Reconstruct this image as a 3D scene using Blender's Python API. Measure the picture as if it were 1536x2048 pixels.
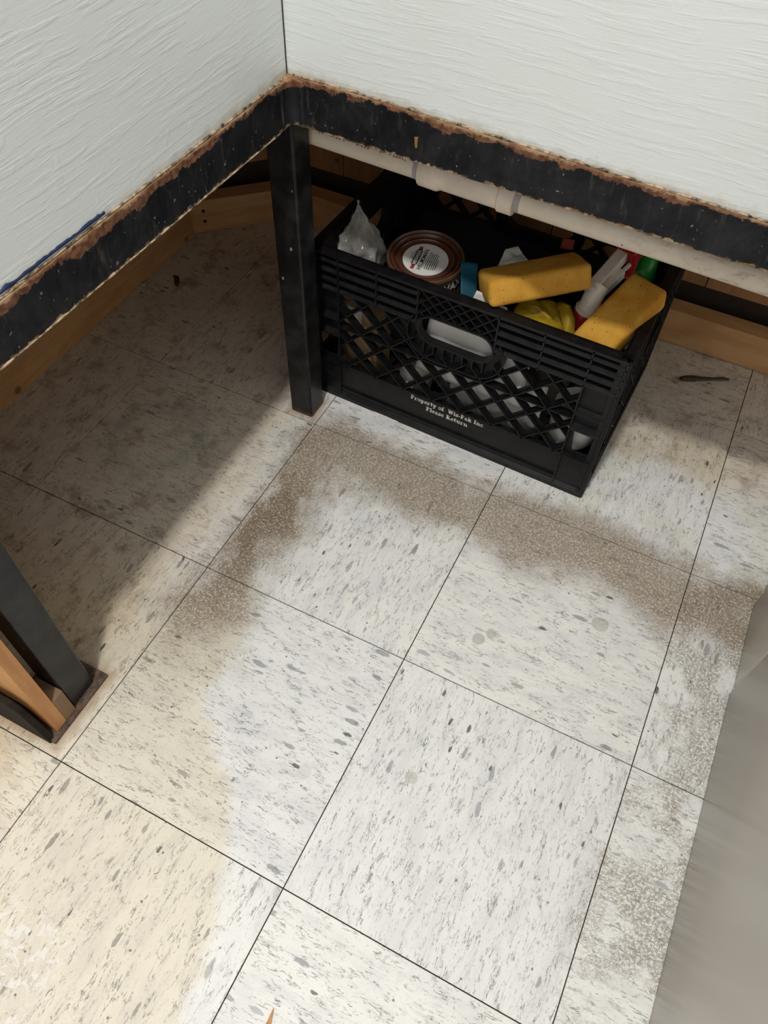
import bpy, bmesh, math, random
from mathutils import Vector, Matrix, noise as mnoise

random.seed(7)
for o in list(bpy.data.objects):
    bpy.data.objects.remove(o, do_unlink=True)
SC = bpy.context.scene
COL = SC.collection

# ---------------------------------------------------------------- camera
cam_d = bpy.data.cameras.new('camera')
cam_d.sensor_fit = 'VERTICAL'
cam_d.sensor_height = 36.0
cam_d.sensor_width = 27.0
cam_d.lens = 1545.46 / 2048.0 * 36.0
cam_d.clip_start = 0.01
cam = bpy.data.objects.new('camera', cam_d)
COL.objects.link(cam)
_R = ((0.8948433, -0.3746948, 0.2426093), (0.4455291, 0.7161543, -0.5372400), (0.0275554, 0.5888351, 0.8077833))
_M = Matrix(_R).to_4x4()
_M.translation = Vector((0.45364, -0.71922, 0.92373))
cam.matrix_world = _M
SC.camera = cam

# ---------------------------------------------------------------- light
world = bpy.data.worlds.new('room_ambient')
SC.world = world
world.use_nodes = True
world.node_tree.nodes['Background'].inputs[0].default_value = (1.0, 0.99, 0.975, 1)
world.node_tree.nodes['Background'].inputs[1].default_value = 1.05


def area(name, loc, target, size, size_y, power, col):
    d = bpy.data.lights.new(name, 'AREA')
    d.shape = 'RECTANGLE'
    d.size, d.size_y = size, size_y
    d.energy = power
    d.color = col
    o = bpy.data.objects.new(name, d)
    COL.objects.link(o)
    o.location = loc
    o.rotation_euler = (Vector(target) - Vector(loc)).to_track_quat('-Z', 'Y').to_euler()
    return o


area('ceiling_lamp', (0.276, -1.10, 2.60), (0.276, -1.0, 0.0), 0.11, 0.14, 44.0, (1.0, 0.975, 0.925))

SC.view_settings.view_transform = 'Standard'
SC.view_settings.look = 'None'
SC.view_settings.gamma = 1.0
SC.view_settings.use_curve_mapping = False
SC.view_settings.exposure = -0.35


# ================================================================ node helpers
class S:
    """a socket with arithmetic"""
    def __init__(self, g, sock):
        self.g, self.s = g, sock

    def _m(self, op, *a):
        return self.g.math(op, self, *a)

    def __add__(self, o): return self._m('ADD', o)
    __radd__ = __add__
    def __sub__(self, o): return self._m('SUBTRACT', o)
    def __rsub__(self, o): return self.g.math('SUBTRACT', o, self)
    def __mul__(self, o): return self._m('MULTIPLY', o)
    __rmul__ = __mul__
    def __truediv__(self, o): return self._m('DIVIDE', o)
    def abs(self): return self._m('ABSOLUTE')
    def gt(self, o): return self._m('GREATER_THAN', o)
    def lt(self, o): return self._m('LESS_THAN', o)
    def max(self, o): return self._m('MAXIMUM', o)
    def min(self, o): return self._m('MINIMUM', o)
    def clamp(self):
        r = self._m('ADD', 0.0)
        r.s.node.use_clamp = True
        return r


class G:
    def __init__(self, name):
        self.m = bpy.data.materials.new(name)
        self.m.use_nodes = True
        self.t = self.m.node_tree
        self.b = self.t.nodes['Principled BSDF']
        self.out = self.t.nodes['Material Output']

    def put(self, sock, v):
        if isinstance(v, S):
            self.t.links.new(v.s, sock)
        elif isinstance(v, (tuple, list)) and len(v) == 3 and sock.type == 'RGBA':
            sock.default_value = (*v, 1)
        else:
            sock.default_value = v

    def node(self, kind, **kw):
        n = self.t.nodes.new(kind)
        for k, v in kw.items():
            setattr(n, k, v)
        return n

    def math(self, op, *a):
        n = self.node('ShaderNodeMath', operation=op)
        for i, v in enumerate(a):
            self.put(n.inputs[i], v)
        return S(self, n.outputs[0])

    def vmath(self, op, *a):
        n = self.node('ShaderNodeVectorMath', operation=op)
        for i, v in enumerate(a):
            self.put(n.inputs[i], v)
        return S(self, n.outputs[0])

    def objc(self):
        return S(self, self.node('ShaderNodeTexCoord').outputs['Object'])

    def pos(self):
        return S(self, self.node('ShaderNodeNewGeometry').outputs['Position'])

    def rnd(self):
        return S(self, self.node('ShaderNodeObjectInfo').outputs['Random'])

    def attr(self, name):
        return S(self, self.node('ShaderNodeAttribute', attribute_name=name).outputs['Fac'])

    def sep(self, v):
        n = self.node('ShaderNodeSeparateXYZ')
        self.put(n.inputs[0], v)
        return [S(self, n.outputs[i]) for i in range(3)]

    def comb(self, x, y, z):
        n = self.node('ShaderNodeCombineXYZ')
        for i, v in enumerate((x, y, z)):
            self.put(n.inputs[i], v)
        return S(self, n.outputs[0])

    def scale(self, v, s):
        return self.vmath('MULTIPLY', v, s)

    def noise(self, v, scale, detail=2.0, rough=0.5, dist=0.0):
        n = self.node('ShaderNodeTexNoise')
        self.put(n.inputs['Vector'], v)
        n.inputs['Scale'].default_value = scale
        n.inputs['Detail'].default_value = detail
        n.inputs['Roughness'].default_value = rough
        n.inputs['Distortion'].default_value = dist
        return S(self, n.outputs['Fac'])

    def noisec(self, v, scale, detail=2.0):
        n = self.node('ShaderNodeTexNoise')
        self.put(n.inputs['Vector'], v)
        n.inputs['Scale'].default_value = scale
        n.inputs['Detail'].default_value = detail
        return S(self, n.outputs['Color'])

    def voro(self, v, scale):
        n = self.node('ShaderNodeTexVoronoi')
        self.put(n.inputs['Vector'], v)
        n.inputs['Scale'].default_value = scale
        c = self.node('ShaderNodeSeparateColor')
        self.t.links.new(n.outputs['Color'], c.inputs[0])
        return S(self, n.outputs['Distance']), S(self, c.outputs[0]), S(self, c.outputs[1])

    def ss(self, v, a, b, lo=0.0, hi=1.0):
        """smoothstep from a to b"""
        n = self.node('ShaderNodeMapRange', interpolation_type='SMOOTHSTEP')
        self.put(n.inputs['Value'], v)
        self.put(n.inputs['From Min'], a)
        self.put(n.inputs['From Max'], b)
        self.put(n.inputs['To Min'], lo)
        self.put(n.inputs['To Max'], hi)
        return S(self, n.outputs['Result'])

    def mix(self, f, a, b, mode='MIX'):
        n = self.node('ShaderNodeMix', data_type='RGBA', blend_type=mode)
        self.put(n.inputs[0], f)
        self.put(n.inputs[6], a)
        self.put(n.inputs[7], b)
        return S(self, n.outputs[2])

    def bump(self, h, strength=0.5, dist=0.001):
        n = self.node('ShaderNodeBump')
        n.inputs['Strength'].default_value = strength
        n.inputs['Distance'].default_value = dist
        self.put(n.inputs['Height'], h)
        self.t.links.new(n.outputs[0], self.b.inputs['Normal'])

    def set(self, col=None, rough=None, metal=None, spec=None, **kw):
        if col is not None: self.put(self.b.inputs['Base Color'], col)
        if rough is not None: self.put(self.b.inputs['Roughness'], rough)
        if metal is not None: self.put(self.b.inputs['Metallic'], metal)
        if spec is not None: self.put(self.b.inputs['Specular IOR Level'], spec)
        for k, v in kw.items():
            self.put(self.b.inputs[k], v)
        return self.m


# ================================================================ materials
def mat_tile():
    g = G('vinyl_tile')
    r = g.rnd()
    o = g.vmath('ADD', g.objc(), g.comb(r * 31.7, r * 17.3, r * 5.1))
    p = g.pos()
    px, py, pz = g.sep(p)
    warp = g.vmath('SUBTRACT', g.noisec(o, 26.0, 2.0), (0.5, 0.5, 0.5))
    ow = g.vmath('ADD', o, g.scale(warp, (0.006, 0.007, 0.0)))
    st = g.scale(ow, (1.0, 3.0, 1.0))       # streaks run along the tile's own x
    # marbled base
    m1 = g.noise(st, 13.0, 5.0, 0.6)
    tint = g.mix(r, (0.845, 0.84, 0.795), (0.825, 0.835, 0.815))
    base = g.mix(g.ss(m1, 0.38, 0.68), tint, (0.74, 0.74, 0.73))
    m2 = g.noise(g.scale(ow, (1.0, 4.0, 1.0)), 30.0, 5.0, 0.68)
    base = g.mix(g.ss(m2, 0.54, 0.72) * 0.42, base, (0.42, 0.425, 0.45))
    # thin drawn-out strokes
    sm = g.scale(ow, (1.0, 2.4, 1.0))
    n3 = g.noise(g.scale(ow, (1.0, 6.0, 1.0)), 27.0, 4.0, 0.6, 0.15)
    n3m = g.noise(sm, 42.0, 3.0, 0.65)
    lines = g.ss((n3 - 0.5).abs(), 0.020, 0.006) * g.ss(n3m, 0.49, 0.58)
    base = g.mix(lines * 0.80, base, (0.15, 0.148, 0.145))
    n4 = g.noise(g.scale(g.vmath('ADD', ow, (1.0, 5.0, 0.0)), (1.0, 4.2, 1.0)), 55.0, 3.0, 0.6, 0.3)
    n4m = g.noise(g.vmath('ADD', sm, (2.0, 9.0, 0.0)), 60.0, 3.0, 0.65)
    lines2 = g.ss((n4 - 0.5).abs(), 0.026, 0.008) * g.ss(n4m, 0.50, 0.59)
    base = g.mix(lines2 * 0.60, base, (0.17, 0.168, 0.16))
    # grey flakes, long and pointed
    ragged = g.noise(st, 85.0, 3.0, 0.7)
    v1, c1, c1b = g.voro(g.scale(ow, (1.0, 3.2, 1.0)), 22.0)
    fl = g.ss(v1 + (ragged - 0.5) * 0.35, 0.10 + 0.17 * c1b, 0.06 + 0.14 * c1b) * c1.gt(0.45)
    base = g.mix(fl * (0.30 + 0.42 * c1), base, (0.20, 0.205, 0.225))
    # dark chips
    v2, c2, c2b = g.voro(g.vmath('ADD', g.scale(ow, (1.0, 2.6, 1.0)), (3.3, 1.7, 0.0)), 31.0)
    ch = g.ss(v2 + (ragged - 0.5) * 0.40, 0.06 + 0.15 * c2b, 0.03 + 0.13 * c2b) * c2.gt(0.85)
    base = g.mix(ch * 0.85, base, (0.065, 0.065, 0.068))
    v3, c3, c3b = g.voro(g.vmath('ADD', ow, (7.3, 4.7, 0.0)), 120.0)
    dots = g.ss(v3, 0.20, 0.12) * c3.gt(0.955)
    base = g.mix(dots * 0.78, base, (0.09, 0.085, 0.08))

    # ------------ stains: all with a place and an outline of their own
    wn = g.noise(p, 9.0, 5.0, 0.62)
    wn2 = g.noise(p, 38.0, 4.0, 0.6)
    wx = px + (wn - 0.5) * 0.16 + (wn2 - 0.5) * 0.04
    wy = py + (g.noise(g.vmath('ADD', p, (5.0, 3.0, 0.0)), 9.0, 5.0, 0.62) - 0.5) * 0.14 + (wn2 - 0.5) * 0.04
    speck = g.noise(p, 290.0, 2.0, 0.7)
    speck2 = g.noise(p, 620.0, 2.0, 0.6)
    grain = g.ss(speck, 0.36, 0.56) * 0.65 + g.ss(speck2, 0.38, 0.60) * 0.45
    # band of ground-in dirt along the left frame line
    bl = g.ss(wx, -0.045, 0.022) * g.ss(wx, 0.125, 0.040) * g.ss(wy, -0.52, -0.33) * g.ss(wy, 0.045, -0.02)
    # and along the back frame line
    bb = g.ss(wy, -0.130, -0.055) * g.ss(wy, 0.050, -0.005) * g.ss(wx, -0.01, 0.05)
    core = g.ss(wx, -0.01, 0.025) * g.ss(wx, 0.075, 0.035) * g.ss(wy, -0.36, -0.25) * g.ss(wy, -0.08, -0.15)
    d1 = (bl.max(bb * 0.92)).clamp()
    col = g.mix((d1 * (0.36 + 0.66 * grain) * 0.90).clamp(), base, (0.225, 0.150, 0.070))
    col = g.mix((core * (0.15 + 0.5 * grain)).clamp(), col, (0.130, 0.080, 0.040))
    # yellowed wax, near left, ending in a scrubbed edge
    edge = g.ss(py, -0.44, -0.62, 0.10, 0.235) + g.ss(py, -0.60, -0.72, 0.0, 0.035)
    ye = g.ss(px + (wn - 0.5) * 0.09 + (wn2 - 0.5) * 0.02 - edge, 0.018, -0.012) * g.ss(wy, -0.30, -0.44)
    col = g.mix(ye * 0.75, col, g.mix(1.0, col, (0.93, 0.845, 0.68), 'MULTIPLY'))
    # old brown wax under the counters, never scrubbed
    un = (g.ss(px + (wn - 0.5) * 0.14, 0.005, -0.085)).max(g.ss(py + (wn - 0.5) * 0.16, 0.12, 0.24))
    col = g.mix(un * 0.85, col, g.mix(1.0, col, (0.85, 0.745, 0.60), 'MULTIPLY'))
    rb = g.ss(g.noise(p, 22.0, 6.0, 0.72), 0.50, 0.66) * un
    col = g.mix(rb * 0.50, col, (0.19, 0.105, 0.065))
    # scuffed grime beside the grey cabinet
    sc = g.ss(wx, 0.575, 0.655) * g.ss(g.noise(p, 17.0, 4.0, 0.6), 0.40, 0.58) * g.ss(py, 0.05, -0.03)
    col = g.mix((sc * g.ss(speck * 0.6 + speck2 * 0.4, 0.42, 0.55) * 0.66).clamp(), col, (0.22, 0.165, 0.11))
    # greenish-grey film at the crate's right
    gf = g.ss(wy, -0.06, 0.02) * g.ss(wx, 0.30, 0.40) * g.ss(g.noise(p, 12.0, 3.0), 0.48, 0.62)
    col = g.mix(gf * 0.35, col, g.mix(1.0, col, (0.80, 0.78, 0.60), 'MULTIPLY'))
    # dried drops
    for (cx, cy, rr, f, c) in ((0.5181, -0.1371, 0.0125, 0.46, (0.40, 0.355, 0.30)), (0.380, -0.2327, 0.0095, 0.55, (0.37, 0.335, 0.285)),
                               (0.3925, -0.2185, 0.0085, 0.50, (0.37, 0.345, 0.29)), (0.378, -0.4384, 0.0085, 0.50, (0.46, 0.45, 0.38)),
                               (0.262, -0.49, 0.010, 0.22, (0.45, 0.40, 0.35))):
        dx, dy = px - cx, py - cy
        dd = g.math('SQRT', dx * dx + dy * dy) + (wn2 - 0.5) * 0.008
        col = g.mix(g.ss(dd, rr, rr * 0.82) * f, col, c)
    # faint green paint ring
    dx, dy = px + 0.205, (py + 0.140) * 0.85
    dd = g.math('SQRT', dx * dx + dy * dy) + (wn - 0.5) * 0.03
    ring = g.ss((dd - 0.060).abs(), 0.022, 0.004) * g.ss(wn2, 0.36, 0.56)
    col = g.mix(ring * 0.24, col, (0.10, 0.24, 0.17))
    # splashes of white paint
    wp = g.ss(g.noise(p, 75.0, 4.0, 0.65, 0.8), 0.52, 0.56) * g.ss(px + (wn - 0.5) * 0.06, 0.155, 0.125) * g.ss(py + (wn - 0.5) * 0.05, -0.735, -0.765) * g.ss(px + (wn2 - 0.5) * 0.04, 0.01, 0.05) * g.ss(py, -0.90, -0.86)
    col = g.mix(wp * 0.75, col, (0.84, 0.82, 0.78))
    # rust bleeding from the steel feet
    def rect(x0, x1, y0, y1):
        ex = (px - (x0 + x1) / 2).abs() - (x1 - x0) / 2
        ey = (py - (y0 + y1) / 2).abs() - (y1 - y0) / 2
        return ex.max(ey)
    rd = rect(-0.0492, -0.0110, 0.0096, 0.0478).min(rect(-0.1000, -0.0180, -0.5970, -0.4970))
    rust = g.ss(rd + (wn2 - 0.5) * 0.020, 0.016, -0.002)
    col = g.mix(rust * 0.55, col, (0.33, 0.185, 0.075))
    # fine soil in the pits everywhere
    col = g.mix(g.ss(speck, 0.56, 0.70) * 0.16, col, (0.30, 0.26, 0.21))
    rough = 0.40 + d1 * 0.25 + m1 * 0.10
    g.bump(speck * 0.55 + wn2 * 0.5 + m1 * 0.3, 0.22, 0.0006)
    return g.set(col, rough.clamp(), spec=0.42)


def mat_white_paint():
    g = G('brushed_white_paint')
    o = g.objc()
    w = g.vmath('SUBTRACT', g.noisec(o, 6.0, 2.0), (0.5, 0.5, 0.5))
    ow = g.vmath('ADD', o, g.scale(w, (0.02, 0.02, 0.016)))
    st = g.scale(ow, (1.0, 1.0, 13.0))
    a = g.noise(st, 14.0, 4.0, 0.55)
    b = g.noise(g.scale(ow, (1.0, 1.0, 20.0)), 30.0, 3.0, 0.5)
    c = g.noise(o, 9.0, 4.0, 0.6)
    e = g.noise(o, 120.0, 2.0)
    ridge = g.ss(a, 0.50, 0.62) * 0.8 + b * 0.5 + g.ss(g.noise(o, 45.0, 2.0), 0.66, 0.74) * 0.5 + e * 0.08
    col = g.mix(g.ss(c, 0.42, 0.68) * 0.6, (0.745, 0.785, 0.78), (0.735, 0.765, 0.735))
    _, _, z = g.sep(o)
    # yellowed, nicked lower edge
    xe, _, _ = g.sep(g.vmath('MAXIMUM', o, (0.05, 0.0, 0.0)))
    ed = g.ss(z + 0.034 * (xe - 0.05) + (g.noise(o, 55.0, 4.0, 0.7) - 0.5) * 0.022, 0.541, 0.531)
    col = g.mix(ed * 0.45, col, (0.42, 0.34, 0.22))
    v, k, _ = g.voro(o, 16.0)
    col = g.mix(g.ss(v, 0.035, 0.022) * k.gt(0.80) * 0.8, col, (0.03, 0.045, 0.12))
    g.bump(ridge, 0.20, 0.0014)
    return g.set(col, 0.36, spec=0.45)


def mat_black_rail():
    g = G('chipped_black_paint')
    o = g.objc()
    h = g.attr('h')
    n = g.noise(o, 28.0, 6.0, 0.68)
    n2 = g.noise(o, 8.0, 3.0, 0.6)
    f = g.noise(o, 160.0, 3.0)
    col = g.mix(g.ss(n, 0.35, 0.75), (0.006, 0.0065, 0.009), (0.022, 0.022, 0.024))
    streak = g.noise(g.scale(o, (1.0, 1.0, 0.18)), 150.0, 3.0, 0.6)
    col = g.mix(g.ss(streak, 0.58, 0.76) * 0.28, col, (0.12, 0.11, 0.095))
    sp = g.ss(g.noise(o, 230.0, 1.0), 0.73, 0.78)
    col = g.mix(sp * 0.5, col, (0.35, 0.34, 0.31))
    # paint gone towards the top edge
    hh = h + (n - 0.5) * 0.75 + (n2 - 0.5) * 0.85
    wood = g.ss(hh, 0.865, 0.895)
    wc = g.mix(g.ss(f, 0.35, 0.65), (0.105, 0.045, 0.026), (0.20, 0.095, 0.052))
    col = g.mix(wood, col, wc)
    tan = g.ss(h + (f - 0.5) * 0.18, 0.945, 0.985)
    col = g.mix(tan * 0.85, col, g.mix(g.ss(n, 0.4, 0.6), (0.22, 0.105, 0.05), (0.42, 0.285, 0.17)))
    low = g.ss(h + (g.noise(o, 90.0, 4.0, 0.7) - 0.5) * 0.30 , 0.055, 0.015) * g.ss(n2, 0.40, 0.50)
    col = g.mix(low * 0.9, col, g.mix(g.ss(f, 0.4, 0.6), (0.20, 0.11, 0.045), (0.36, 0.28, 0.18)))
    g.bump(n * 0.6 + f * 0.35 - wood * 0.35, 0.5, 0.0015)
    return g.set(col, (0.5 + wood * 0.3), spec=0.2)


def mat_black_post():
    g = G('black_steel_paint')
    o = g.objc()
    f = g.noise(o, 190.0, 2.0, 0.6)
    n = g.noise(o, 30.0, 4.0, 0.6)
    col = g.mix(g.ss(n, 0.35, 0.7), (0.006, 0.006, 0.007), (0.022, 0.022, 0.023))
    v, k, _ = g.voro(g.scale(o, (1.0, 1.0, 0.6)), 120.0)
    col = g.mix(g.ss(v, 0.24, 0.14) * k.gt(0.93) * 0.75, col, (0.45, 0.44, 0.41))
    x, y, z = g.sep(o)
    r = g.ss(z + (g.noise(o, 120.0, 4.0, 0.7) - 0.5) * 0.03, 0.012, 0.002)
    col = g.mix(r * 0.45, col, (0.14, 0.065, 0.03))
    g.bump(f * 0.6 + n, 0.25, 0.0008)
    return g.set(col, 0.34, spec=0.28)


def mat_rust_plate():
    g = G('rusted_steel')
    o = g.objc()
    n = g.noise(o, 90.0, 5.0, 0.7)
    n2 = g.noise(o, 30.0, 3.0)
    col = g.mix(g.ss(n, 0.35, 0.65), (0.045, 0.032, 0.026), (0.15, 0.095, 0.065))
    col = g.mix(g.ss(n2, 0.55, 0.68) * 0.8, col, (0.26, 0.115, 0.045))
    g.bump(n, 0.6, 0.001)
    return g.set(col, 0.75)


def mat_wood(name, c0, c1, axis='X', rough=0.6):
    g = G(name)
    r = g.rnd()
    o = g.vmath('ADD', g.objc(), g.comb(r * 7.7, r * 3.3, r * 5.9))
    sc = {'X': (0.12, 1, 1), 'Y': (1, 0.12, 1), 'Z': (1, 1, 0.12)}[axis]
    st = g.scale(o, sc)
    a = g.noise(st, 60.0, 5.0, 0.6, 0.6)
    b = g.noise(o, 7.0, 3.0)
    col = g.mix(g.ss(a, 0.35, 0.68), c0, c1)
    col = g.mix(g.ss(b, 0.45, 0.65) * 0.4, col, tuple(x * 0.62 for x in c0))
    v, k, _ = g.voro(o, 11.0)
    col = g.mix(g.ss(v, 0.10, 0.05) * k.gt(0.8) * 0.8, col, tuple(x * 0.25 for x in c0))
    g.bump(a, 0.3, 0.0008)
    return g.set(col, rough)


def mat_crate():
    g = G('black_crate_plastic')
    o = g.objc()
    n = g.noise(o, 60.0, 4.0, 0.65)
    f = g.noise(g.scale(o, (0.35, 0.35, 1.6)), 300.0, 3.0, 0.6)
    col = g.mix(g.ss(n, 0.4, 0.75), (0.005, 0.005, 0.0058), (0.012, 0.012, 0.013))
    col = g.mix(g.ss(f, 0.66, 0.80) * 0.35, col, (0.10, 0.10, 0.10))
    g.bump(n + f * 0.4, 0.15, 0.0006)
    return g.set(col, 0.34 + 0.18 * n, spec=0.30)


def mat_simple(name, col, rough=0.5, spec=0.4, var=0.12, scale=40.0, bump=0.1, **kw):
    g = G(name)
    o = g.objc()
    n = g.noise(o, scale, 4.0, 0.6)
    c = g.mix(g.ss(n, 0.3, 0.7), tuple(x * (1 - var) for x in col), tuple(min(1, x * (1 + var)) for x in col))
    if bump:
        g.bump(n, bump, 0.001)
    return g.set(c, rough, spec=spec, **kw)


def mat_pvc():
    g = G('aged_pvc')
    o = g.objc()
    n = g.noise(o, 25.0, 4.0, 0.6)
    f = g.noise(g.scale(o, (0.4, 1, 1)), 150.0, 3.0, 0.7)
    x, y, z = g.sep(o)
    col = g.mix(g.ss(n, 0.35, 0.7), (0.80, 0.71, 0.585), (0.70, 0.615, 0.49))
    grime = g.ss(x + (n - 0.5) * 0.25, 0.30, 0.48) * g.ss(f, 0.52, 0.66)
    col = g.mix(grime * 0.4, col, (0.20, 0.165, 0.12))
    v, k, _ = g.voro(o, 110.0)
    col = g.mix(g.ss(v, 0.2, 0.1) * k.gt(0.975) * 0.8, col, (0.05, 0.04, 0.035))
    return g.set(col, 0.42)


def mat_sponge():
    g = G('yellow_sponge')
    r = g.rnd()
    o = g.vmath('ADD', g.objc(), g.comb(r * 3.0, r * 9.0, 0.0))
    n = g.noise(o, 28.0, 4.0, 0.6)
    f = g.noise(o, 420.0, 2.0, 0.7)
    col = g.mix(g.ss(n, 0.35, 0.68), (0.62, 0.34, 0.055), (0.52, 0.235, 0.028))
    v, k, _ = g.voro(o, 230.0)
    pit = g.ss(v, 0.26, 0.14) * k.gt(0.86)
    col = g.mix(pit * 0.75, col, (0.16, 0.065, 0.01))
    g.bump(f * 0.6 - pit * 0.9, 0.6, 0.0012)
    return g.set(col, 0.9, spec=0.15)


def mat_bag():
    g = G('clear_plastic_film')
    o = g.objc()
    n = g.noise(o, 30.0, 2.0, 0.5, 0.3)
    g.bump(n, 0.35, 0.003)
    g.set((0.80, 0.78, 0.74), 0.16, spec=0.8)
    tr = g.node('ShaderNodeBsdfTransparent')
    tr.inputs[0].default_value = (0.92, 0.92, 0.90, 1)
    mx = g.node('ShaderNodeMixShader')
    lw = g.node('ShaderNodeLayerWeight')
    lw.inputs[0].default_value = 0.35
    fac = (S(g, lw.outputs['Facing']) * 0.55 + g.ss(n, 0.45, 0.7) * 0.20 + 0.14).clamp()
    g.t.links.new(fac.s, mx.inputs[0])
    g.t.links.new(tr.outputs[0], mx.inputs[1])
    g.t.links.new(g.b.outputs[0], mx.inputs[2])
    g.t.links.new(mx.outputs[0], g.out.inputs[0])
    return g.m


def mat_enamel():
    g = G('grey_enamel')
    o = g.objc()
    n = g.noise(o, 3.0, 2.0)
    col = g.mix(g.ss(n, 0.4, 0.65), (0.49, 0.455, 0.40), (0.51, 0.46, 0.395))
    v, k, _ = g.voro(o, 26.0)
    col = g.mix(g.ss(v, 0.04, 0.02) * k.gt(0.8) * 0.6, col, (0.10, 0.09, 0.08))
    x, y, z = g.sep(o)
    col = g.mix(g.ss(z + (g.noise(o, 40.0, 3.0) - 0.5) * 0.02, 0.014, 0.0) * 0.55, col, (0.30, 0.25, 0.17))
    return g.set(col, 0.24, spec=0.5)


M = dict(
    tile=mat_tile(), white=mat_white_paint(), rail=mat_black_rail(), post=mat_black_post(), rust=mat_rust_plate(),
    sill_x=mat_wood('sill_wood_x', (0.56, 0.295, 0.115), (0.68, 0.395, 0.18), 'X'),
    sill_y=mat_wood('sill_wood_y', (0.56, 0.295, 0.115), (0.68, 0.395, 0.18), 'Y'),
    plank=mat_wood('plank_wood', (0.34, 0.155, 0.055), (0.44, 0.22, 0.09), 'Z'),
    ply=mat_wood('orange_plywood', (0.48, 0.215, 0.075), (0.60, 0.31, 0.12), 'Z'),
    block=mat_wood('weathered_block', (0.22, 0.135, 0.075), (0.33, 0.21, 0.12), 'Z', 0.8),
    base=mat_simple('floor_adhesive', (0.045, 0.033, 0.022), 0.9),
    soffit=mat_simple('dark_underside', (0.05, 0.035, 0.025), 0.9),
    cove=mat_simple('dark_vinyl_cove', (0.022, 0.017, 0.014), 0.75, 0.12, 0.25, 90.0),
    crate=mat_crate(), pvc=mat_pvc(), sponge=mat_sponge(), bag=mat_bag(), enamel=mat_enamel(),
    coup=mat_simple('pvc_coupling', (0.78, 0.68, 0.57), 0.4, var=0.08),
    primer=mat_simple('purple_primer', (0.40, 0.35, 0.36), 0.4),
    redink=mat_simple('red_ink', (0.30, 0.16, 0.12), 0.6, bump=0),
    ink=mat_simple('black_ink', (0.02, 0.02, 0.02), 0.6, bump=0),
    greenink=mat_simple('dark_green_ink', (0.012, 0.04, 0.028), 0.6, bump=0),
    red=mat_simple('red_print', (0.36, 0.045, 0.03), 0.5, bump=0),
    letter=mat_simple('white_print', (0.72, 0.70, 0.66), 0.6, var=0.05, bump=0),
    paper=mat_simple('white_paper', (0.70, 0.69, 0.66), 0.7, var=0.06, scale=30),
    gold=mat_simple('gold_print', (0.55, 0.31, 0.05), 0.5, bump=0),
    run=mat_simple('amber_paint_run', (0.26, 0.16, 0.05), 0.5),
    canlid=mat_simple('brown_lid_metal', (0.085, 0.030, 0.016), 0.28, 0.6, 0.15, 30.0, 0.05),
    canrim=mat_simple('tin_rim', (0.26, 0.17, 0.10), 0.3, 0.5, metallic_dummy=None) if False else mat_simple('tin_rim', (0.105, 0.055, 0.03), 0.3),
    canside=mat_simple('black_can_label', (0.015, 0.014, 0.014), 0.35),
    redplastic=mat_simple('red_plastic', (0.30, 0.012, 0.014), 0.3, 0.5),
    whiteplastic=mat_simple('white_plastic', (0.62, 0.57, 0.48), 0.35, 0.5, 0.08),
    clearbody=mat_simple('milky_bottle', (0.16, 0.14, 0.11), 0.3, 0.5),
    green=mat_simple('green_plastic', (0.02, 0.27, 0.03), 0.28, 0.5, 0.2),
    teal=mat_simple('teal_card', (0.004, 0.075, 0.125), 0.5),
    glove=mat_simple('yellow_rubber', (0.36, 0.235, 0.012), 0.45, 0.4, 0.2, 60.0, 0.4),
    card=mat_simple('brown_card', (0.36, 0.235, 0.12), 0.8),
    amber=mat_simple('amber_plastic', (0.34, 0.17, 0.05), 0.35),
    bluecup=mat_simple('navy_plastic', (0.01, 0.03, 0.08), 0.3),
    cup=mat_simple('white_cup', (0.74, 0.72, 0.68), 0.35, 0.5, 0.05),
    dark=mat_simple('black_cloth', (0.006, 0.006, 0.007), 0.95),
    debris=mat_simple('dark_leaf', (0.07, 0.04, 0.025), 0.6, 0.4, 0.4, 120.0, 0.8),
    bone=mat_simple('pale_crumb', (0.50, 0.46, 0.38), 0.7),
    caulk=mat_simple('ragged_paint_edge', (0.30, 0.225, 0.15), 0.6, 0.3, 0.95, 130.0, 0.9),
    navy=mat_simple('navy_masking', (0.010, 0.022, 0.075), 0.5),
    steelscrew=mat_simple('dark_screw', (0.03, 0.025, 0.02), 0.4, metal_dummy=None) if False else mat_simple('dark_screw', (0.03, 0.025, 0.02), 0.4),
)


# ================================================================ mesh helpers
def tag(o, label=None, cat=None, group=None, kind=None):
    if label: o['label'] = label
    if cat: o['category'] = cat
    if group: o['group'] = group
    if kind: o['kind'] = kind
    return o


def link(name, me, mat, parent=None, smooth=False, loc=None):
    if mat is not None and not me.materials:
        me.materials.append(mat)
    if smooth:
        for p in me.polygons:
            p.use_smooth = True
    o = bpy.data.objects.new(name, me)
    COL.objects.link(o)
    if loc is not None:
        o.location = loc
    if parent is not None:
        o.parent = parent
    return o


def empty(name, loc=(0, 0, 0), rz=0.0, rot=None):
    o = bpy.data.objects.new(name, None)
    o.empty_display_size = 0.02
    COL.objects.link(o)
    o.location = loc
    o.rotation_euler = rot if rot is not None else (0, 0, rz)
    return o


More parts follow.
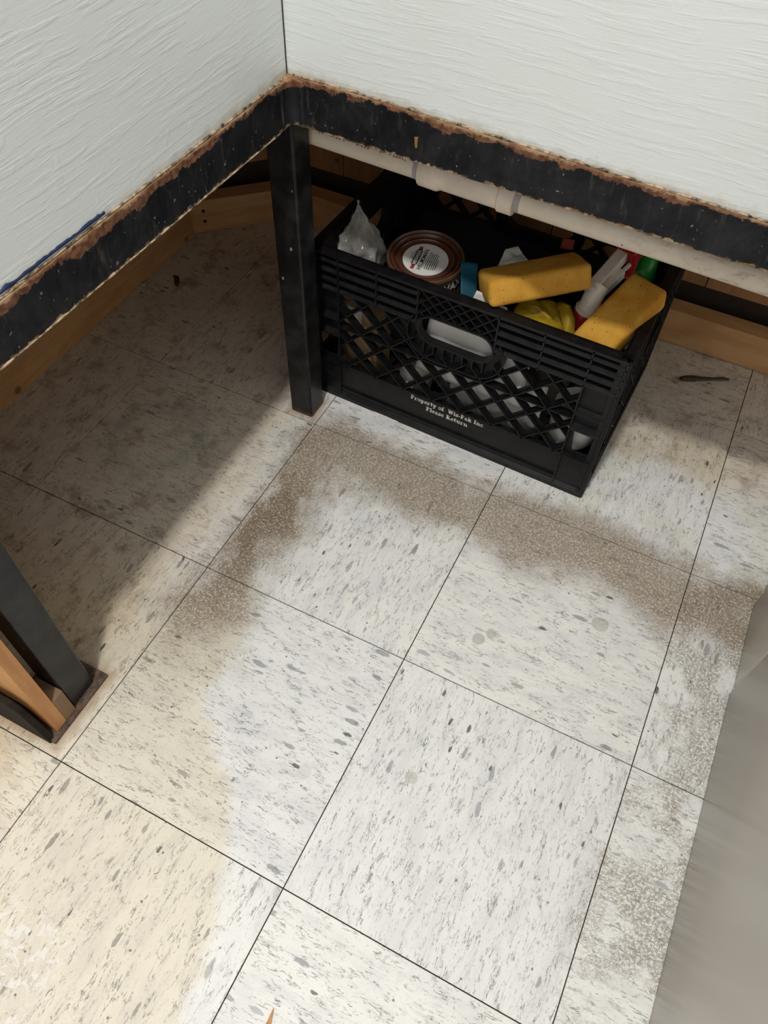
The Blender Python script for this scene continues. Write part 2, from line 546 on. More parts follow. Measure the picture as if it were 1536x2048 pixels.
class MB:
    """collects boxes and other shapes into one mesh"""
    def __init__(self):
        self.bm = bmesh.new()

    def box(self, x0, x1, y0, y1, z0, z1):
        v = [self.bm.verts.new((x, y, z)) for x in (x0, x1) for y in (y0, y1) for z in (z0, z1)]
        for f in ((0, 1, 3, 2), (4, 6, 7, 5), (0, 4, 5, 1), (2, 3, 7, 6), (0, 2, 6, 4), (1, 5, 7, 3)):
            self.bm.faces.new([v[i] for i in f])
        return v

    def hexa(self, pts):
        """8 points ordered like box()"""
        v = [self.bm.verts.new(p) for p in pts]
        for f in ((0, 1, 3, 2), (4, 6, 7, 5), (0, 4, 5, 1), (2, 3, 7, 6), (0, 2, 6, 4), (1, 5, 7, 3)):
            self.bm.faces.new([v[i] for i in f])

    def bar(self, a, b, w, d0, d1):
        """bar in the xz-plane from a to b, width w, from depth d0 to d1 (y)"""
        ax, az = a
        bx, bz = b
        L = math.hypot(bx - ax, bz - az)
        nx, nz = -(bz - az) / L * w / 2, (bx - ax) / L * w / 2
        self.hexa([(ax - nx, d0, az - nz), (ax + nx, d0, az + nz), (ax - nx, d1, az - nz), (ax + nx, d1, az + nz),
                   (bx - nx, d0, bz - nz), (bx + nx, d0, bz + nz), (bx - nx, d1, bz - nz), (bx + nx, d1, bz + nz)])

    def prism(self, poly, d0, d1):
        """closed xz polygon extruded along y"""
        a = [self.bm.verts.new((x, d0, z)) for x, z in poly]
        b = [self.bm.verts.new((x, d1, z)) for x, z in poly]
        n = len(poly)
        self.bm.faces.new(a)
        self.bm.faces.new(b[::-1])
        for i in range(n):
            self.bm.faces.new((a[i], b[i], b[(i + 1) % n], a[(i + 1) % n]))

    def ring(self, outer, inner, d0, d1):
        """band between two xz outlines with equal point counts, extruded along y"""
        n = len(outer)
        A = [[self.bm.verts.new((x, d, z)) for x, z in pl] for d in (d0, d1) for pl in (outer, inner)]
        for i in range(n):
            j = (i + 1) % n
            self.bm.faces.new((A[0][i], A[0][j], A[1][j], A[1][i]))
            self.bm.faces.new((A[2][i], A[3][i], A[3][j], A[2][j]))
            self.bm.faces.new((A[0][i], A[2][i], A[2][j], A[0][j]))
            self.bm.faces.new((A[1][i], A[1][j], A[3][j], A[3][i]))

    def strip(self, pts, th, d0, d1):
        """thin wall following an open xz polyline"""
        for a, b in zip(pts, pts[1:]):
            self.bar(a, b, th, d0, d1)

    def bevel(self, w, seg=1):
        bmesh.ops.bevel(self.bm, geom=list(self.bm.edges), offset=w, segments=seg, profile=0.5, affect='EDGES')
        return self

    def mesh(self, name):
        bmesh.ops.recalc_face_normals(self.bm, faces=list(self.bm.faces))
        me = bpy.data.meshes.new(name)
        self.bm.to_mesh(me)
        self.bm.free()
        return me

    def build(self, name, mat, parent=None, smooth=False, loc=None):
        return link(name, self.mesh(name), mat, parent, smooth, loc)


def lathe_mesh(name, prof, seg=40, wob=None):
    """surface of revolution about z; prof = [(r, z), ...]"""
    bm = bmesh.new()
    rows = []
    for r, z in prof:
        if r < 1e-6:
            rows.append([bm.verts.new((0, 0, z))])
        else:
            row = []
            for k in range(seg):
                a = 2 * math.pi * k / seg
                rr = r if wob is None else wob(r, z, a)
                row.append(bm.verts.new((rr * math.cos(a), rr * math.sin(a), z)))
            rows.append(row)
    for A, B in zip(rows, rows[1:]):
        for k in range(seg):
            a0, a1 = A[k % len(A)], A[(k + 1) % len(A)]
            b0, b1 = B[k % len(B)], B[(k + 1) % len(B)]
            vs = []
            for v in (a0, a1, b1, b0):
                if v not in vs:
                    vs.append(v)
            if len(vs) > 2:
                bm.faces.new(vs)
    bmesh.ops.recalc_face_normals(bm, faces=list(bm.faces))
    me = bpy.data.meshes.new(name)
    bm.to_mesh(me)
    bm.free()
    return me


def tube_mesh(name, pts, rad, seg=20, caps=True):
    """tube through points with a radius for each"""
    bm = bmesh.new()
    P = [Vector(p) for p in pts]
    R = rad if isinstance(rad, (list, tuple)) else [rad] * len(P)
    rings = []
    up = Vector((0, 0, 1))
    for i, p in enumerate(P):
        t = (P[min(i + 1, len(P) - 1)] - P[max(i - 1, 0)])
        if t.length < 1e-9:
            t = P[-1] - P[0]
        t.normalize()
        u = t.cross(up)
        if u.length < 1e-3:
            u = t.cross(Vector((1, 0, 0)))
        u.normalize()
        v = t.cross(u)
        rings.append([bm.verts.new(p + (u * math.cos(2 * math.pi * k / seg) + v * math.sin(2 * math.pi * k / seg)) * R[i]) for k in range(seg)])
    for A, B in zip(rings, rings[1:]):
        for k in range(seg):
            bm.faces.new((A[k], A[(k + 1) % seg], B[(k + 1) % seg], B[k]))
    if caps:
        bm.faces.new(rings[0][::-1])
        bm.faces.new(rings[-1])
    bmesh.ops.recalc_face_normals(bm, faces=list(bm.faces))
    me = bpy.data.meshes.new(name)
    bm.to_mesh(me)
    bm.free()
    return me


def smooth_angle(o, deg=40):
    me = o.data
    for p in me.polygons:
        p.use_smooth = True
    bm = bmesh.new()
    bm.from_mesh(me)
    for e in bm.edges:
        if len(e.link_faces) == 2 and e.calc_face_angle(0) > math.radians(deg):
            e.smooth = False
    bm.to_mesh(me)
    bm.free()
    return o


def text_mesh(body, size, bold=0.0, align='LEFT', shear=0.0, spacing=1.0, squeeze=1.0):
    """letters as a flat mesh in the xy-plane"""
    c = bpy.data.curves.new('letters', 'FONT')
    c.body = body
    c.size = size
    c.offset = bold
    c.align_x = align
    c.shear = shear
    c.space_character = spacing
    c.resolution_u = 3
    o = bpy.data.objects.new('letters', c)
    COL.objects.link(o)
    dg = bpy.context.evaluated_depsgraph_get()
    me = bpy.data.meshes.new_from_object(o.evaluated_get(dg))
    bpy.data.objects.remove(o, do_unlink=True)
    for v in me.vertices:
        v.co.x *= squeeze
    me.materials.clear()
    return me


def rounded_block(name, dx, dy, dz, r, jitter=0.0, seed=0, cuts=5):
    """block with rounded edges and a slightly uneven skin"""
    bm = bmesh.new()
    bmesh.ops.create_cube(bm, size=1.0)
    for v in bm.verts:
        v.co = Vector((v.co.x * dx, v.co.y * dy, v.co.z * dz))
    bmesh.ops.bevel(bm, geom=list(bm.edges), offset=r, segments=4, profile=0.5, affect='EDGES')
    bmesh.ops.subdivide_edges(bm, edges=[e for e in bm.edges if e.calc_length() > 0.02], cuts=cuts, use_grid_fill=True)
    for v in bm.verts:
        n = mnoise.noise_vector(v.co * 35 + Vector((seed * 3.1, seed, 0)))
        v.co += n * jitter
    bmesh.ops.recalc_face_normals(bm, faces=list(bm.faces))
    me = bpy.data.meshes.new(name)
    bm.to_mesh(me)
    bm.free()
    return me


# ================================================================ THE SETTING
T = 0.3048
# ---- floor: a dark bed with single vinyl tiles on it
fb = MB()
fb.box(-1.3, 1.9, -2.4, 1.1, -0.03, -0.0022)
floor = tag(fb.build('floor', M['base']), 'worn white vinyl tile floor with grey flecks and brown ground-in dirt', 'floor', kind='structure')
tb = MB()
gp = 0.0007
tb.box(-T / 2 + gp, T / 2 - gp, -T / 2 + gp, T / 2 - gp, -0.003, 0.0)
tile_me = tb.mesh('tile')
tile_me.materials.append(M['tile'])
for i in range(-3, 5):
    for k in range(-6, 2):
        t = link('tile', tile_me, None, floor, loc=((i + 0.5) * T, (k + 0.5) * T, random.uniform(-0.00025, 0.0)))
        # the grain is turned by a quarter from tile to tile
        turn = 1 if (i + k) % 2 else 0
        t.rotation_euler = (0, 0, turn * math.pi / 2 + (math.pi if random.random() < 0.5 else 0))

XF, YF = -0.0110, 0.0096          # faces of the steel frame
TOPZ = 0.98


def rail_z_left(y):
    return 0.4780 + 0.016 * (-y), 0.5275 + 0.014 * (-y)


def rail_z_right(x):
    return 0.4790 - 0.019 * x, 0.5300 - 0.034 * max(0.0, x - 0.05)


# ---- inner white panels
mb = MB()
mb.box(XF - 0.022, XF - 0.003, -0.600, YF + 0.0015, 0.490, TOPZ)
wl = tag(mb.build('wall_left', M['white']), 'white brush-painted panel left of the corner, above the black rail', 'wall', kind='structure')
mb = MB()
mb.box(XF - 0.0026, 1.20, YF + 0.003, YF + 0.022, 0.490, TOPZ)
wb = tag(mb.build('wall_back', M['white']), 'white brush-painted panel right of the corner, above the black rail', 'wall', kind='structure')


def ragged_edge(name, path, r, mat, parent, seed, jit):
    """lumpy bead of old paint along a polyline"""
    pts, rad = [], []
    n = len(path)
    for i, p in enumerate(path):
        v = mnoise.noise(Vector((i * 0.37, seed, 0))) + 0.6 * mnoise.noise(Vector((i * 1.3, seed + 4, 1)))
        pts.append(Vector(p) + Vector((0, 0, v * jit)))
        rad.append(max(0.0004, r * (1 + 0.9 * v)))
    return link(name, tube_mesh(name, pts, rad, 6), mat, parent, smooth=True)


N = 150
ragged_edge('paint_edge', [(XF - 0.002, -0.60 + 0.60 * i / N, rail_z_left(-0.60 + 0.60 * i / N)[1] + 0.0015) for i in range(N + 1)], 0.0011, M['caulk'], wl, 1, 0.0014)
ragged_edge('paint_edge', [(XF + 0.005 + 0.75 * i / N, YF + 0.002, rail_z_right(0.75 * i / N)[1] + 0.0015) for i in range(N + 1)], 0.0011, M['caulk'], wb, 9, 0.0014)
ragged_edge('blue_paint_line', [(XF - 0.003, -0.60 + 0.31 * i / 80, rail_z_left(-0.60 + 0.31 * i / 80)[1] + 0.0052) for i in range(81)], 0.0016, M['navy'], wl, 5, 0.0016)
# dark open joint in the corner
mb = MB()
mb.box(XF - 0.0032, XF - 0.0024, YF + 0.0013, YF + 0.0033, 0.53, TOPZ)
mb.build('corner_joint', M['soffit'], wb)

# ---- outer plank walls behind and under the counters
def plank_wall(name, label, p0, p1, n, z0=0.10):
    """vertical planks on a dark backing, inner face along p0-p1, outside to the left of the direction"""
    a, b = Vector(p0), Vector(p1)
    L = (b - a).length
    root = empty(name, (a.x, a.y, 0), math.atan2(b.y - a.y, b.x - a.x))
    tag(root, label, 'wall', kind='structure')
    m = MB()
    m.box(-0.02, L + 0.02, 0.020, 0.030, 0.0, TOPZ)
    m.build('backing', M['soffit'], root)
    w = L / n
    m = MB()
    m.box(0.001, w - 0.001, 0.0, 0.018, z0, TOPZ)
    me = m.mesh('plank')
    me.materials.append(M['plank'])
    for k in range(n):
        link('plank', me, None, root, loc=(k * w, random.uniform(0, 0.002), 0))
    return root


plank_wall('wall_outer_back', 'dim brown vertical planks behind the crate and pipe', (0.90, 0.508), (-0.36, 0.508), 9)
plank_wall('wall_outer_corner', 'dim brown planks across the dark far corner', (-0.36, 0.508), (-0.505, 0.355), 2)
plank_wall('wall_outer_left', 'dim brown planks on the far side under the left counter', (-0.505, 0.355), (-0.505, -0.567), 7)
for o in bpy.data.objects:
    if o.name.startswith('wall_outer'):
        o.scale = (1, -1, 1)

# ---- sill boards on the floor
def sill(name, label, p0, p1, mat, h=0.067, d=0.036):
    """board on the floor, front face along p0-p1, its body on the right-hand side of the direction"""
    a, b = Vector(p0), Vector(p1)
    m = MB()
    m.box(0, (b - a).length, -d, 0, 0.0, h)
    m.bevel(0.0012)
    o = m.build(name, mat)
    o.location = (a.x, a.y, 0.0004)
    o.rotation_euler = (0, 0, math.atan2(b.y - a.y, b.x - a.x))
    tag(o, label, 'board', kind='structure')
    return o


sill('baseboard_back', 'orange-brown sill board on the floor behind the crate', (0.90, 0.4655), (-0.335, 0.4655), M['sill_x'])
bl = sill('baseboard_corner', 'short dark-orange sill board set across the far corner, with two screws', (-0.335, 0.4525), (-0.4640, 0.3285), M['sill_x'])
b2 = sill('baseboard_left', 'long orange-brown sill board on the floor under the left counter', (-0.4560, 0.325), (-0.4560, -0.567), M['sill_x'])
for (fx, fz) in ((0.150, 0.046), (0.150, 0.024)):
    s = link('screw', lathe_mesh('screw', [(0, 0.0016), (0.0030, 0.0012), (0.0036, 0.0), (0.0036, -0.002)], 12), M['steelscrew'], bl)
    s.location = (fx, 0.0005, fz)
    s.rotation_euler = (-math.pi / 2, 0, 0)

# ---- unseen worktop slabs, added to keep ambient light out of the space below
mb = MB()
mb.box(-0.56, XF - 0.003, -0.610, 0.56, TOPZ, TOPZ + 0.03)
mb.box(XF - 0.003, 1.2, YF + 0.003, 0.56, TOPZ, TOPZ + 0.03)
tag(mb.build('unseen_worktop', M['soffit']), 'unseen worktop slab, added to block ambient light from above', 'worktop', kind='structure')

# ---- end of the left counter: plywood cheek and vinyl cove base
mb = MB()
mb.box(-0.52, -0.034, -0.584, -0.568, 0.0065, TOPZ)
mb.box(-0.0341, -0.024, -0.584, -0.568, 0.0065, 0.478)
pw = tag(mb.build('trim_2', M['ply']), 'upright orange plywood cheek beside the near left steel post', 'panel', kind='structure')
mb = MB()
mb.prism([(-0.50, 0.0), (-0.0240, 0.0), (-0.0250, 0.010), (-0.0300, 0.045), (-0.0380, 0.078), (-0.050, 0.090), (-0.50, 0.094)], -0.5985, -0.5905)
mb.bevel(0.0015, 2)
tag(mb.build('baseboard_left_end', M['cove']), 'black vinyl cove base with a slanted end at the near left corner', 'baseboard', kind='structure')

# ================================================================ STEEL FRAME
frame = empty('steel_frame', (XF - 0.02, YF + 0.02, 0))
tag(frame, 'black painted steel frame, rusty at the edges, carrying the white panels', 'frame')
fo = Vector(frame.location)


def rail_mesh(name, pts, zf, nrm, th=0.006, flange=0.034):
    """angle rail: face strip and a flange turned back at its top, h attribute runs 0..1 up the face"""
    bm = bmesh.new()
    hl = bm.verts.layers.float.new('h')
    rows = []
    rows_h = [0.0, 0.06, 0.15, 0.3, 0.5, 0.68, 0.82, 0.92, 1.0]
    for i, p in enumerate(pts):
        z0, z1 = zf(p)
        row = []
        j0 = 0.0009 * mnoise.noise(Vector((i * 0.9, 3.0, nrm[0] * 7)))
        j1 = 0.0010 * mnoise.noise(Vector((i * 0.8, 8.0, nrm[1] * 7)))
        # back bottom, face rows, flange back
        prof = [(-th, z0 + j0, 0.0)]
        for h in rows_h:
            prof.append((0.0008 * mnoise.noise(Vector((i * 0.5, h * 6, 2.0))), z0 + j0 + (z1 + j1 - z0 - j0) * h, h))
        prof.append((-0.004, z1 + j1 + 0.0016, 1.0))
        prof.append((-flange, z1 + 0.001, 1.0))
        prof.append((-flange, z1 - 0.005, 1.0))
        prof.append((-th, z1 - 0.005, 1.0))
        for d, z, h in prof:
            v = bm.verts.new((p[0] + nrm[0] * d, p[1] + nrm[1] * d, z))
            v[hl] = h
            row.append(v)
        rows.append(row)
    n = len(rows[0])
    for A, B in zip(rows, rows[1:]):
        for k in range(n):
            bm.faces.new((A[k], A[(k + 1) % n], B[(k + 1) % n], B[k]))
    bm.faces.new(rows[0])
    bm.faces.new(rows[-1][::-1])
    bmesh.ops.recalc_face_normals(bm, faces=list(bm.faces))
    me = bpy.data.meshes.new(name)
    bm.to_mesh(me)
    bm.free()
    return me


def to_frame(o):
    o.parent = frame
    o.matrix_parent_inverse = Matrix.Translation(-fo)
    return o


K = 140
to_frame(link('rail', rail_mesh('rail', [(XF, -0.600 + (0.590) * i / K) for i in range(K + 1)], lambda p: rail_z_left(p[1]), (1, 0)), M['rail'], smooth=False))
to_frame(link('rail', rail_mesh('rail', [(XF + 0.001 + 0.85 * i / K, YF) for i in range(K + 1)], lambda p: rail_z_right(p[0]), (0, -1)), M['rail'], smooth=False))


def corner_mesh():
    """rounded weld that turns the rail round the inner corner"""
    bm = bmesh.new()
    hl = bm.verts.layers.float.new('h')
    rad = 0.013
    cx, cy = XF + rad, YF - rad
    rows = []
    for i in range(-1, 12):
        if i == -1:
            x, y = XF, YF - rad - 0.004
            nx, ny = 1.0, 0.0
        elif i == 11:
            x, y = XF + rad + 0.004, YF
            nx, ny = 0.0, -1.0
        else:
            a = math.pi - (math.pi / 2) * i / 10
            x, y = cx + rad * math.cos(a), cy + rad * math.sin(a)
            nx, ny = -math.cos(a), -math.sin(a)
        lift = 0.0012 * math.sin(math.pi * (i + 1) / 12)
        z0 = 0.4785 + lift * 1.5
        z1 = 0.5285 + lift
        prof = [(-0.006, z0, 0.0), (0.0006, z0, 0.0)] + [(0.0006, z0 + (z1 - z0) * h, h) for h in (0.06, 0.15, 0.3, 0.5, 0.68, 0.82, 0.92, 1.0)] + [(-0.010, z1 + 0.0018, 1.0), (-0.010, z1 - 0.004, 1.0)]
        row = []
        for d, z, h in prof:
            v = bm.verts.new((x + nx * d, y + ny * d, z))
            v[hl] = h
            row.append(v)
        rows.append(row)
    n = len(rows[0])
    for A, B in zip(rows, rows[1:]):
        for k in range(n):
            bm.faces.new((A[k], A[(k + 1) % n], B[(k + 1) % n], B[k]))
    bm.faces.new(rows[0])
    bm.faces.new(rows[-1][::-1])
    bmesh.ops.recalc_face_normals(bm, faces=list(bm.faces))
    me = bpy.data.meshes.new('corner_weld')
    bm.to_mesh(me)
    bm.free()
    return me


to_frame(link('corner_weld', corner_mesh(), M['rail'], smooth=True))


def post(x0, x1, y0, y1, z0, z1):
    m = MB()
    m.box(x0, x1, y0, y1, z0, z1)
    m.bevel(0.0030, 3)
    return to_frame(m.build('post', M['post']))


post(-0.0492, -0.0110, 0.0096, 0.0478, 0.0002, 0.4765)
post(-0.0655, -0.0275, -0.5500, -0.5120, 0.0050, 0.4850)
m = MB()
m.box(-0.100, -0.0185, -0.5965, -0.4970, 0.0002, 0.0052)
m.bevel(0.0015, 2)
to_frame(m.build('foot_plate', M['rust']))
# whitish scraped line under the left rail
to_frame(ragged_edge('scraped_edge', [(XF + 0.0004, -0.60 + 0.585 * i / 120, rail_z_left(-0.60 + 0.585 * i / 120)[0] + 0.0006) for i in range(121)], 0.0008, M['caulk'], None, 12, 0.0005))
# paint run on the right rail
m = MB()
m.prism([(0.1395, 0.5035), (0.1440, 0.5045), (0.1435, 0.498), (0.1437, 0.4935), (0.1420, 0.4915), (0.1410, 0.4945)], YF - 0.0016, YF + 0.001)
m.bevel(0.0004)
to_frame(m.build('paint_run', M['run']))

# wooden packing beside the near post
m = MB()
m.box(-0.062, -0.0235, -0.5675, -0.5512, 0.0055, 0.062)
m.bevel(0.001)
tag(m.build('wood_block', M['block']), 'small weathered wood block wedged between post and plywood on the foot plate', 'block')

# ================================================================ PVC PIPE
PY = 0.0715


def pipe_z(x):
    return 0.4412 - 0.0335 * x


pipe = empty('pvc_pipe', (0.0, PY, 0))
tag(pipe, 'aged cream plastic pipe with a coupling, running below the right black rail', 'pipe')


def along(xs, rad, name, mat):
    o = link(name, tube_mesh(name, [(x, 0, pipe_z(x)) for x in xs], rad, 28), mat, pipe)
    return smooth_angle(o, 35)


along([-0.33, -0.1, 0.128], 0.0167, 'tube', M['pvc'])
along([0.245, 0.4, 0.95], 0.0167, 'tube', M['pvc'])
along([0.119, 0.127], 0.01695, 'primer_ring', M['primer'])
along([0.243, 0.251], 0.01695, 'primer_ring', M['primer'])
along([0.1255, 0.1262, 0.1275, 0.149, 0.1525, 0.1535], [0.0185, 0.0212, 0.0220, 0.0222, 0.0205, 0.0195], 'coupling_hub', M['coup'])
along([0.1520, 0.1525, 0.2250, 0.2255], [0.0188, 0.0196, 0.0196, 0.0188], 'coupling_body', M['coup'])
along([0.2248, 0.2252, 0.2262, 0.2425, 0.2436, 0.2440], [0.0195, 0.0210, 0.0218, 0.0218, 0.0208, 0.0188], 'coupling_hub', M['coup'])

pr = MB()
_r = random.Random(11)
for (xa, xb) in ((-0.004, 0.030), (0.046, 0.060), (0.068, 0.082), (0.088, 0.112)):
    x = xa
    while x < xb:
        w = _r.uniform(0.0012, 0.0032)
        hgt = _r.choice((0.0018, 0.0045, 0.0052))
        off = 0.0 if hgt > 0.003 else _r.choice((0.0, 0.0022))
        z0 = pipe_z(x)
        t0 = 0.75 - off / 0.0168
        t1 = t0 - hgt / 0.0168
        pts = []
        for xx in (x, x + w):
            for tt in (t1, t0):
                for rr in (0.01672, 0.01685):
                    pts.append((xx, -rr * math.cos(tt), z0 + rr * math.sin(tt)))
        pr.hexa(pts)
        x += w + _r.uniform(0.0008, 0.0018)
pp_ = pr.build('faded_print', M['redink'], pipe)
pp_['kind'] = 'stuff'

# ================================================================ MILK CRATE
ANG = math.radians(-2.1)
CL, CW, CH = 0.470, 0.330, 0.272
u = Vector((math.cos(ANG), math.sin(ANG)))
A0 = Vector((0.429, 0.063)) + Vector((-u.y, u.x)) * -0.007
O0 = A0 - u * CL
crate = empty('milk_crate', (O0.x, O0.y, 0.0004), ANG)
tag(crate, 'black plastic milk crate with lattice sides, full of cleaning things, under the counter', 'crate')


def stadium(cx, cz, hw, hh, n=24):
    """outline of a slot, n points for each half"""
    pts = []
    for k in range(n + 1):
        a = -math.pi / 2 + math.pi * k / n
        pts.append((cx + hw - hh + hh * math.cos(a), cz + hh * math.sin(a)))
    for k in range(n + 1):
        a = math.pi / 2 + math.pi * k / n
        pts.append((cx - hw + hh + hh * math.cos(a), cz + hh * math.sin(a)))
    return pts


def crate_wall(L, verts, handle=True):
    """one side of the crate: x along, y from the outer face (0) inwards, z up"""
    m = MB()
    ribs = (0.2105, 0.2255, 0.2410, 0.2565)
    WD = 0.013                                  # depth of the ribs
    c = L / 2
    e0, e1 = verts[0], verts[-1]
    hs0, hs1 = c - 0.058, c + 0.058
    # top rim with an inner lip
    m.box(0.004, L - 0.004, 0.0, 0.016, CH - 0.0045, CH)
    for a, b in ([(0.004, c - 0.058), (c + 0.058, L - 0.004)] if handle else [(0.004, L - 0.004)]):
        m.box(a, b, 0.0125, 0.0150, 0.208, CH)
    # web of the ribbed band: shallow slanting shelves
    segs = [(0.003, hs0), (hs1, L - 0.003)] if handle else [(0.003, L - 0.003)]
    for a, b in segs:
        for z in ribs:
            m.hexa([(a, 0.0, z), (a, 0.0, z + 0.0022), (a, WD, z + 0.0045), (a, WD, z + 0.0075),
                    (b, 0.0, z), (b, 0.0, z + 0.0022), (b, WD, z + 0.0045), (b, WD, z + 0.0075)])
    for s in verts:
        z0 = 0.208 if e0 + 0.01 < s < e1 - 0.01 else 0.0
        m.box(s - 0.0012, s + 0.0012, 0.0, WD, z0, CH - 0.002)
    # ends: upright edge ribs
    for s in (0.0035, L - 0.0035):
        m.box(s - 0.0013, s + 0.0013, 0.0, WD, 0.004, CH - 0.004)
    # bottom: solid band and foot flange
    m.box(0.002, L - 0.002, 0.0045, 0.0085, 0.006, 0.0755)
    m.box(e0, e1, 0.0, 0.0085, 0.0735, 0.0760)
    m.hexa([(0.001, -0.0005, 0.0), (0.001, -0.0005, 0.0075), (0.001, 0.012, 0.0), (0.001, 0.012, 0.020),
            (L - 0.001, -0.0005, 0.0), (L - 0.001, -0.0005, 0.0075), (L - 0.001, 0.012, 0.0), (L - 0.001, 0.012, 0.020)])
    m.box(e0, e1, 0.0008, 0.0050, 0.0205, 0.0228)
    # end columns: recessed plates, sloping ledges, a small window
    for a, b in ((0.004, e0), (e1, L - 0.004)):
        m.box(a, b, 0.0105, 0.0125, 0.120, 0.212)
        for z in (0.128, 0.158):
            m.hexa([(a, 0.0, z), (a, 0.0, z + 0.0022), (a, 0.0105, z + 0.0030), (a, 0.0105, z + 0.0055),
                    (b, 0.0, z), (b, 0.0, z + 0.0022), (b, 0.0105, z + 0.0030), (b, 0.0105, z + 0.0055)])
        m.box(a, b, 0.0, 0.0105, 0.0715, 0.0738)
        w0, w1 = a + 0.006, b - 0.006
        m.ring([(a, 0.076), (b, 0.076), (b, 0.122), (a, 0.122)], [(w0 + 0.004, 0.080), (w1 - 0.004, 0.080), (w1, 0.119), (w0, 0.119)], 0.0085, 0.0115)
    # lattice: flat deep bars with a thin raised fin
    st = 0.0247
    zc = 0.148
    zl, zh = 0.0755, 0.2105
    n = int(L / st) + 4

    def blocked(x, z):
        if not (e0 - 0.001 < x < e1 + 0.001): return True
        if not (zl - 0.001 < z < zh + 0.001): return True
        if handle and z > 0.166 and abs(x - c) < 0.070 - max(0.0, (0.190 - z)) * 0.9: return True
        return False

    def piece(a, b):
        for _ in range(1):
            m.bar(a, b, 0.0056, 0.0062, 0.0125)
            m.bar(a, b, 0.0018, 0.0, 0.0070)
    for i in range(-n, n + 1):
        for j in range(-3, 3):
            x0, z0 = c + i * st, zc + j * st
            if (i + j) % 2:
                continue
            for sx in (-1, 1):
                a, b = (x0, z0), (x0 + sx * st, z0 + st)
                for q in range(4):
                    p0 = (a[0] + (b[0] - a[0]) * q / 4, a[1] + (b[1] - a[1]) * q / 4)
                    p1 = (a[0] + (b[0] - a[0]) * (q + 1) / 4, a[1] + (b[1] - a[1]) * (q + 1) / 4)
                    if not blocked((p0[0] + p1[0]) / 2, (p0[1] + p1[1]) / 2):
                        piece(p0, p1)
    # level rib through the middle nodes
    m.box(e0, e1, 0.0, 0.0075, zc - 0.0009, zc + 0.0009)
    m.box(e0, e1, 0.0070, 0.0130, zc - 0.0024, zc + 0.0024)
    if handle:
        hz, hw, hh = 0.2065, 0.0560, 0.0215
        inn = stadium(c, hz, hw, hh)
        mid = stadium(c, hz, hw + 0.0028, hh + 0.0028)
        out = stadium(c, hz - 0.010, hw + 0.0175, hh + 0.022)
        m.ring(mid, inn, -0.0004, 0.0125)                       # collar of the slot
        out2 = [(x, min(z, 0.2660)) for x, z in out]
        m.ring(out2, mid, 0.0095, 0.0125)                       # web round the slot
        out3 = stadium(c, hz - 0.010, hw + 0.0157, hh + 0.0202)
        low = [(p, q) for p, q in zip(out2, out3) if p[1] < 0.2260]
        for (p, q) in zip(out2, out2[1:] + out2[:1]):
            if p[1] < 0.2230 and q[1] < 0.2230:
                m.bar(p, q, 0.0020, 0.0, 0.0125)
        # ladder ribs under the slot
        for k in range(-3, 4):
            x = c + k * 0.0152
            m.box(x - 0.0008, x + 0.0008, 0.0, 0.011, 0.1655, 0.1840)
        # filled web above with a fine diamond net of fins
        m.box(hs0, hs1, 0.0095, 0.0125, 0.2285, CH - 0.002)
        f = 0.0182
        for i in range(-6, 7):
            for sg in (-1, 1):
                pts = []
                for q in range(25):
                    z = 0.2225 + (CH - 0.004 - 0.2225) * q / 24
                    x = c + i * f + sg * (z - 0.2480) * 1.02
                    ins = hs0 < x < hs1
                    if ins and z < hz + hh + 0.003:
                        dx = max(0.0, abs(x - c) - (hw - hh))
                        if math.hypot(dx, z - hz) < hh + 0.002: ins = False
                    if ins:
                        pts.append((x, z))
                if len(pts) > 1:
                    m.bar(pts[0], pts[-1], 0.0015, 0.0012, 0.0100)
    return m.mesh('crate_wall')


VL = [0.0490, 0.1105, 0.1745, 0.2350 + 0.0575, 0.3565, 0.4210]
long_me = crate_wall(CL, VL, True)
long_me.materials.append(M['crate'])
short_me = crate_wall(CW, [0.049, 0.107, 0.223, 0.281], True)
short_me.materials.append(M['crate'])
fw = link('front_wall', long_me, None, crate)
bw = link('back_wall', long_me, None, crate, loc=(CL, CW, 0))
bw.rotation_euler = (0, 0, math.pi)
s1 = link('side_wall', short_me, None, crate, loc=(CL, 0, 0))
s1.rotation_euler = (0, 0, math.pi / 2)
s2 = link('side_wall', short_me, None, crate, loc=(0, CW, 0))
s2.rotation_euler = (0, 0, -math.pi / 2)
m = MB()
for k in range(12):
    x = 0.015 + k * 0.040
    m.box(x - 0.003, x + 0.003, 0.01, CW - 0.01, 0.006, 0.0140)
for k in range(9):
    y = 0.013 + k * 0.038
    m.box(0.01, CL - 0.01, y - 0.003, y + 0.003, 0.0065, 0.0135)
m.build('base_grid', M['crate'], crate)
# rounded corner columns
for (cx, cy, a0) in ((0.006, 0.006, math.pi), (CL - 0.006, 0.006, 1.5 * math.pi), (CL - 0.006, CW - 0.006, 0.0), (0.006, CW - 0.006, 0.5 * math.pi)):
    bm = bmesh.new()
    A, B = [], []
    outl = [(cx + 0.006 * math.cos(a0 + math.pi / 2 * k / 6), cy + 0.006 * math.sin(a0 + math.pi / 2 * k / 6)) for k in range(7)] + [(cx - 0.009 * math.cos(a0 + math.pi / 4) * 0.6, cy - 0.009 * math.sin(a0 + math.pi / 4) * 0.6)]
    for z, lst in ((0.001, A), (CH, B)):
        for x, y in outl:
            lst.append(bm.verts.new((x, y, z)))
    bm.faces.new(A[::-1])
    bm.faces.new(B)
    for k in range(len(A)):
        bm.faces.new((A[k], A[(k + 1) % len(A)], B[(k + 1) % len(A)], B[k]))
    bmesh.ops.recalc_face_normals(bm, faces=list(bm.faces))
    me = bpy.data.meshes.new('corner_column')
    bm.to_mesh(me)
    bm.free()
    link('corner_column', me, M['crate'], crate)


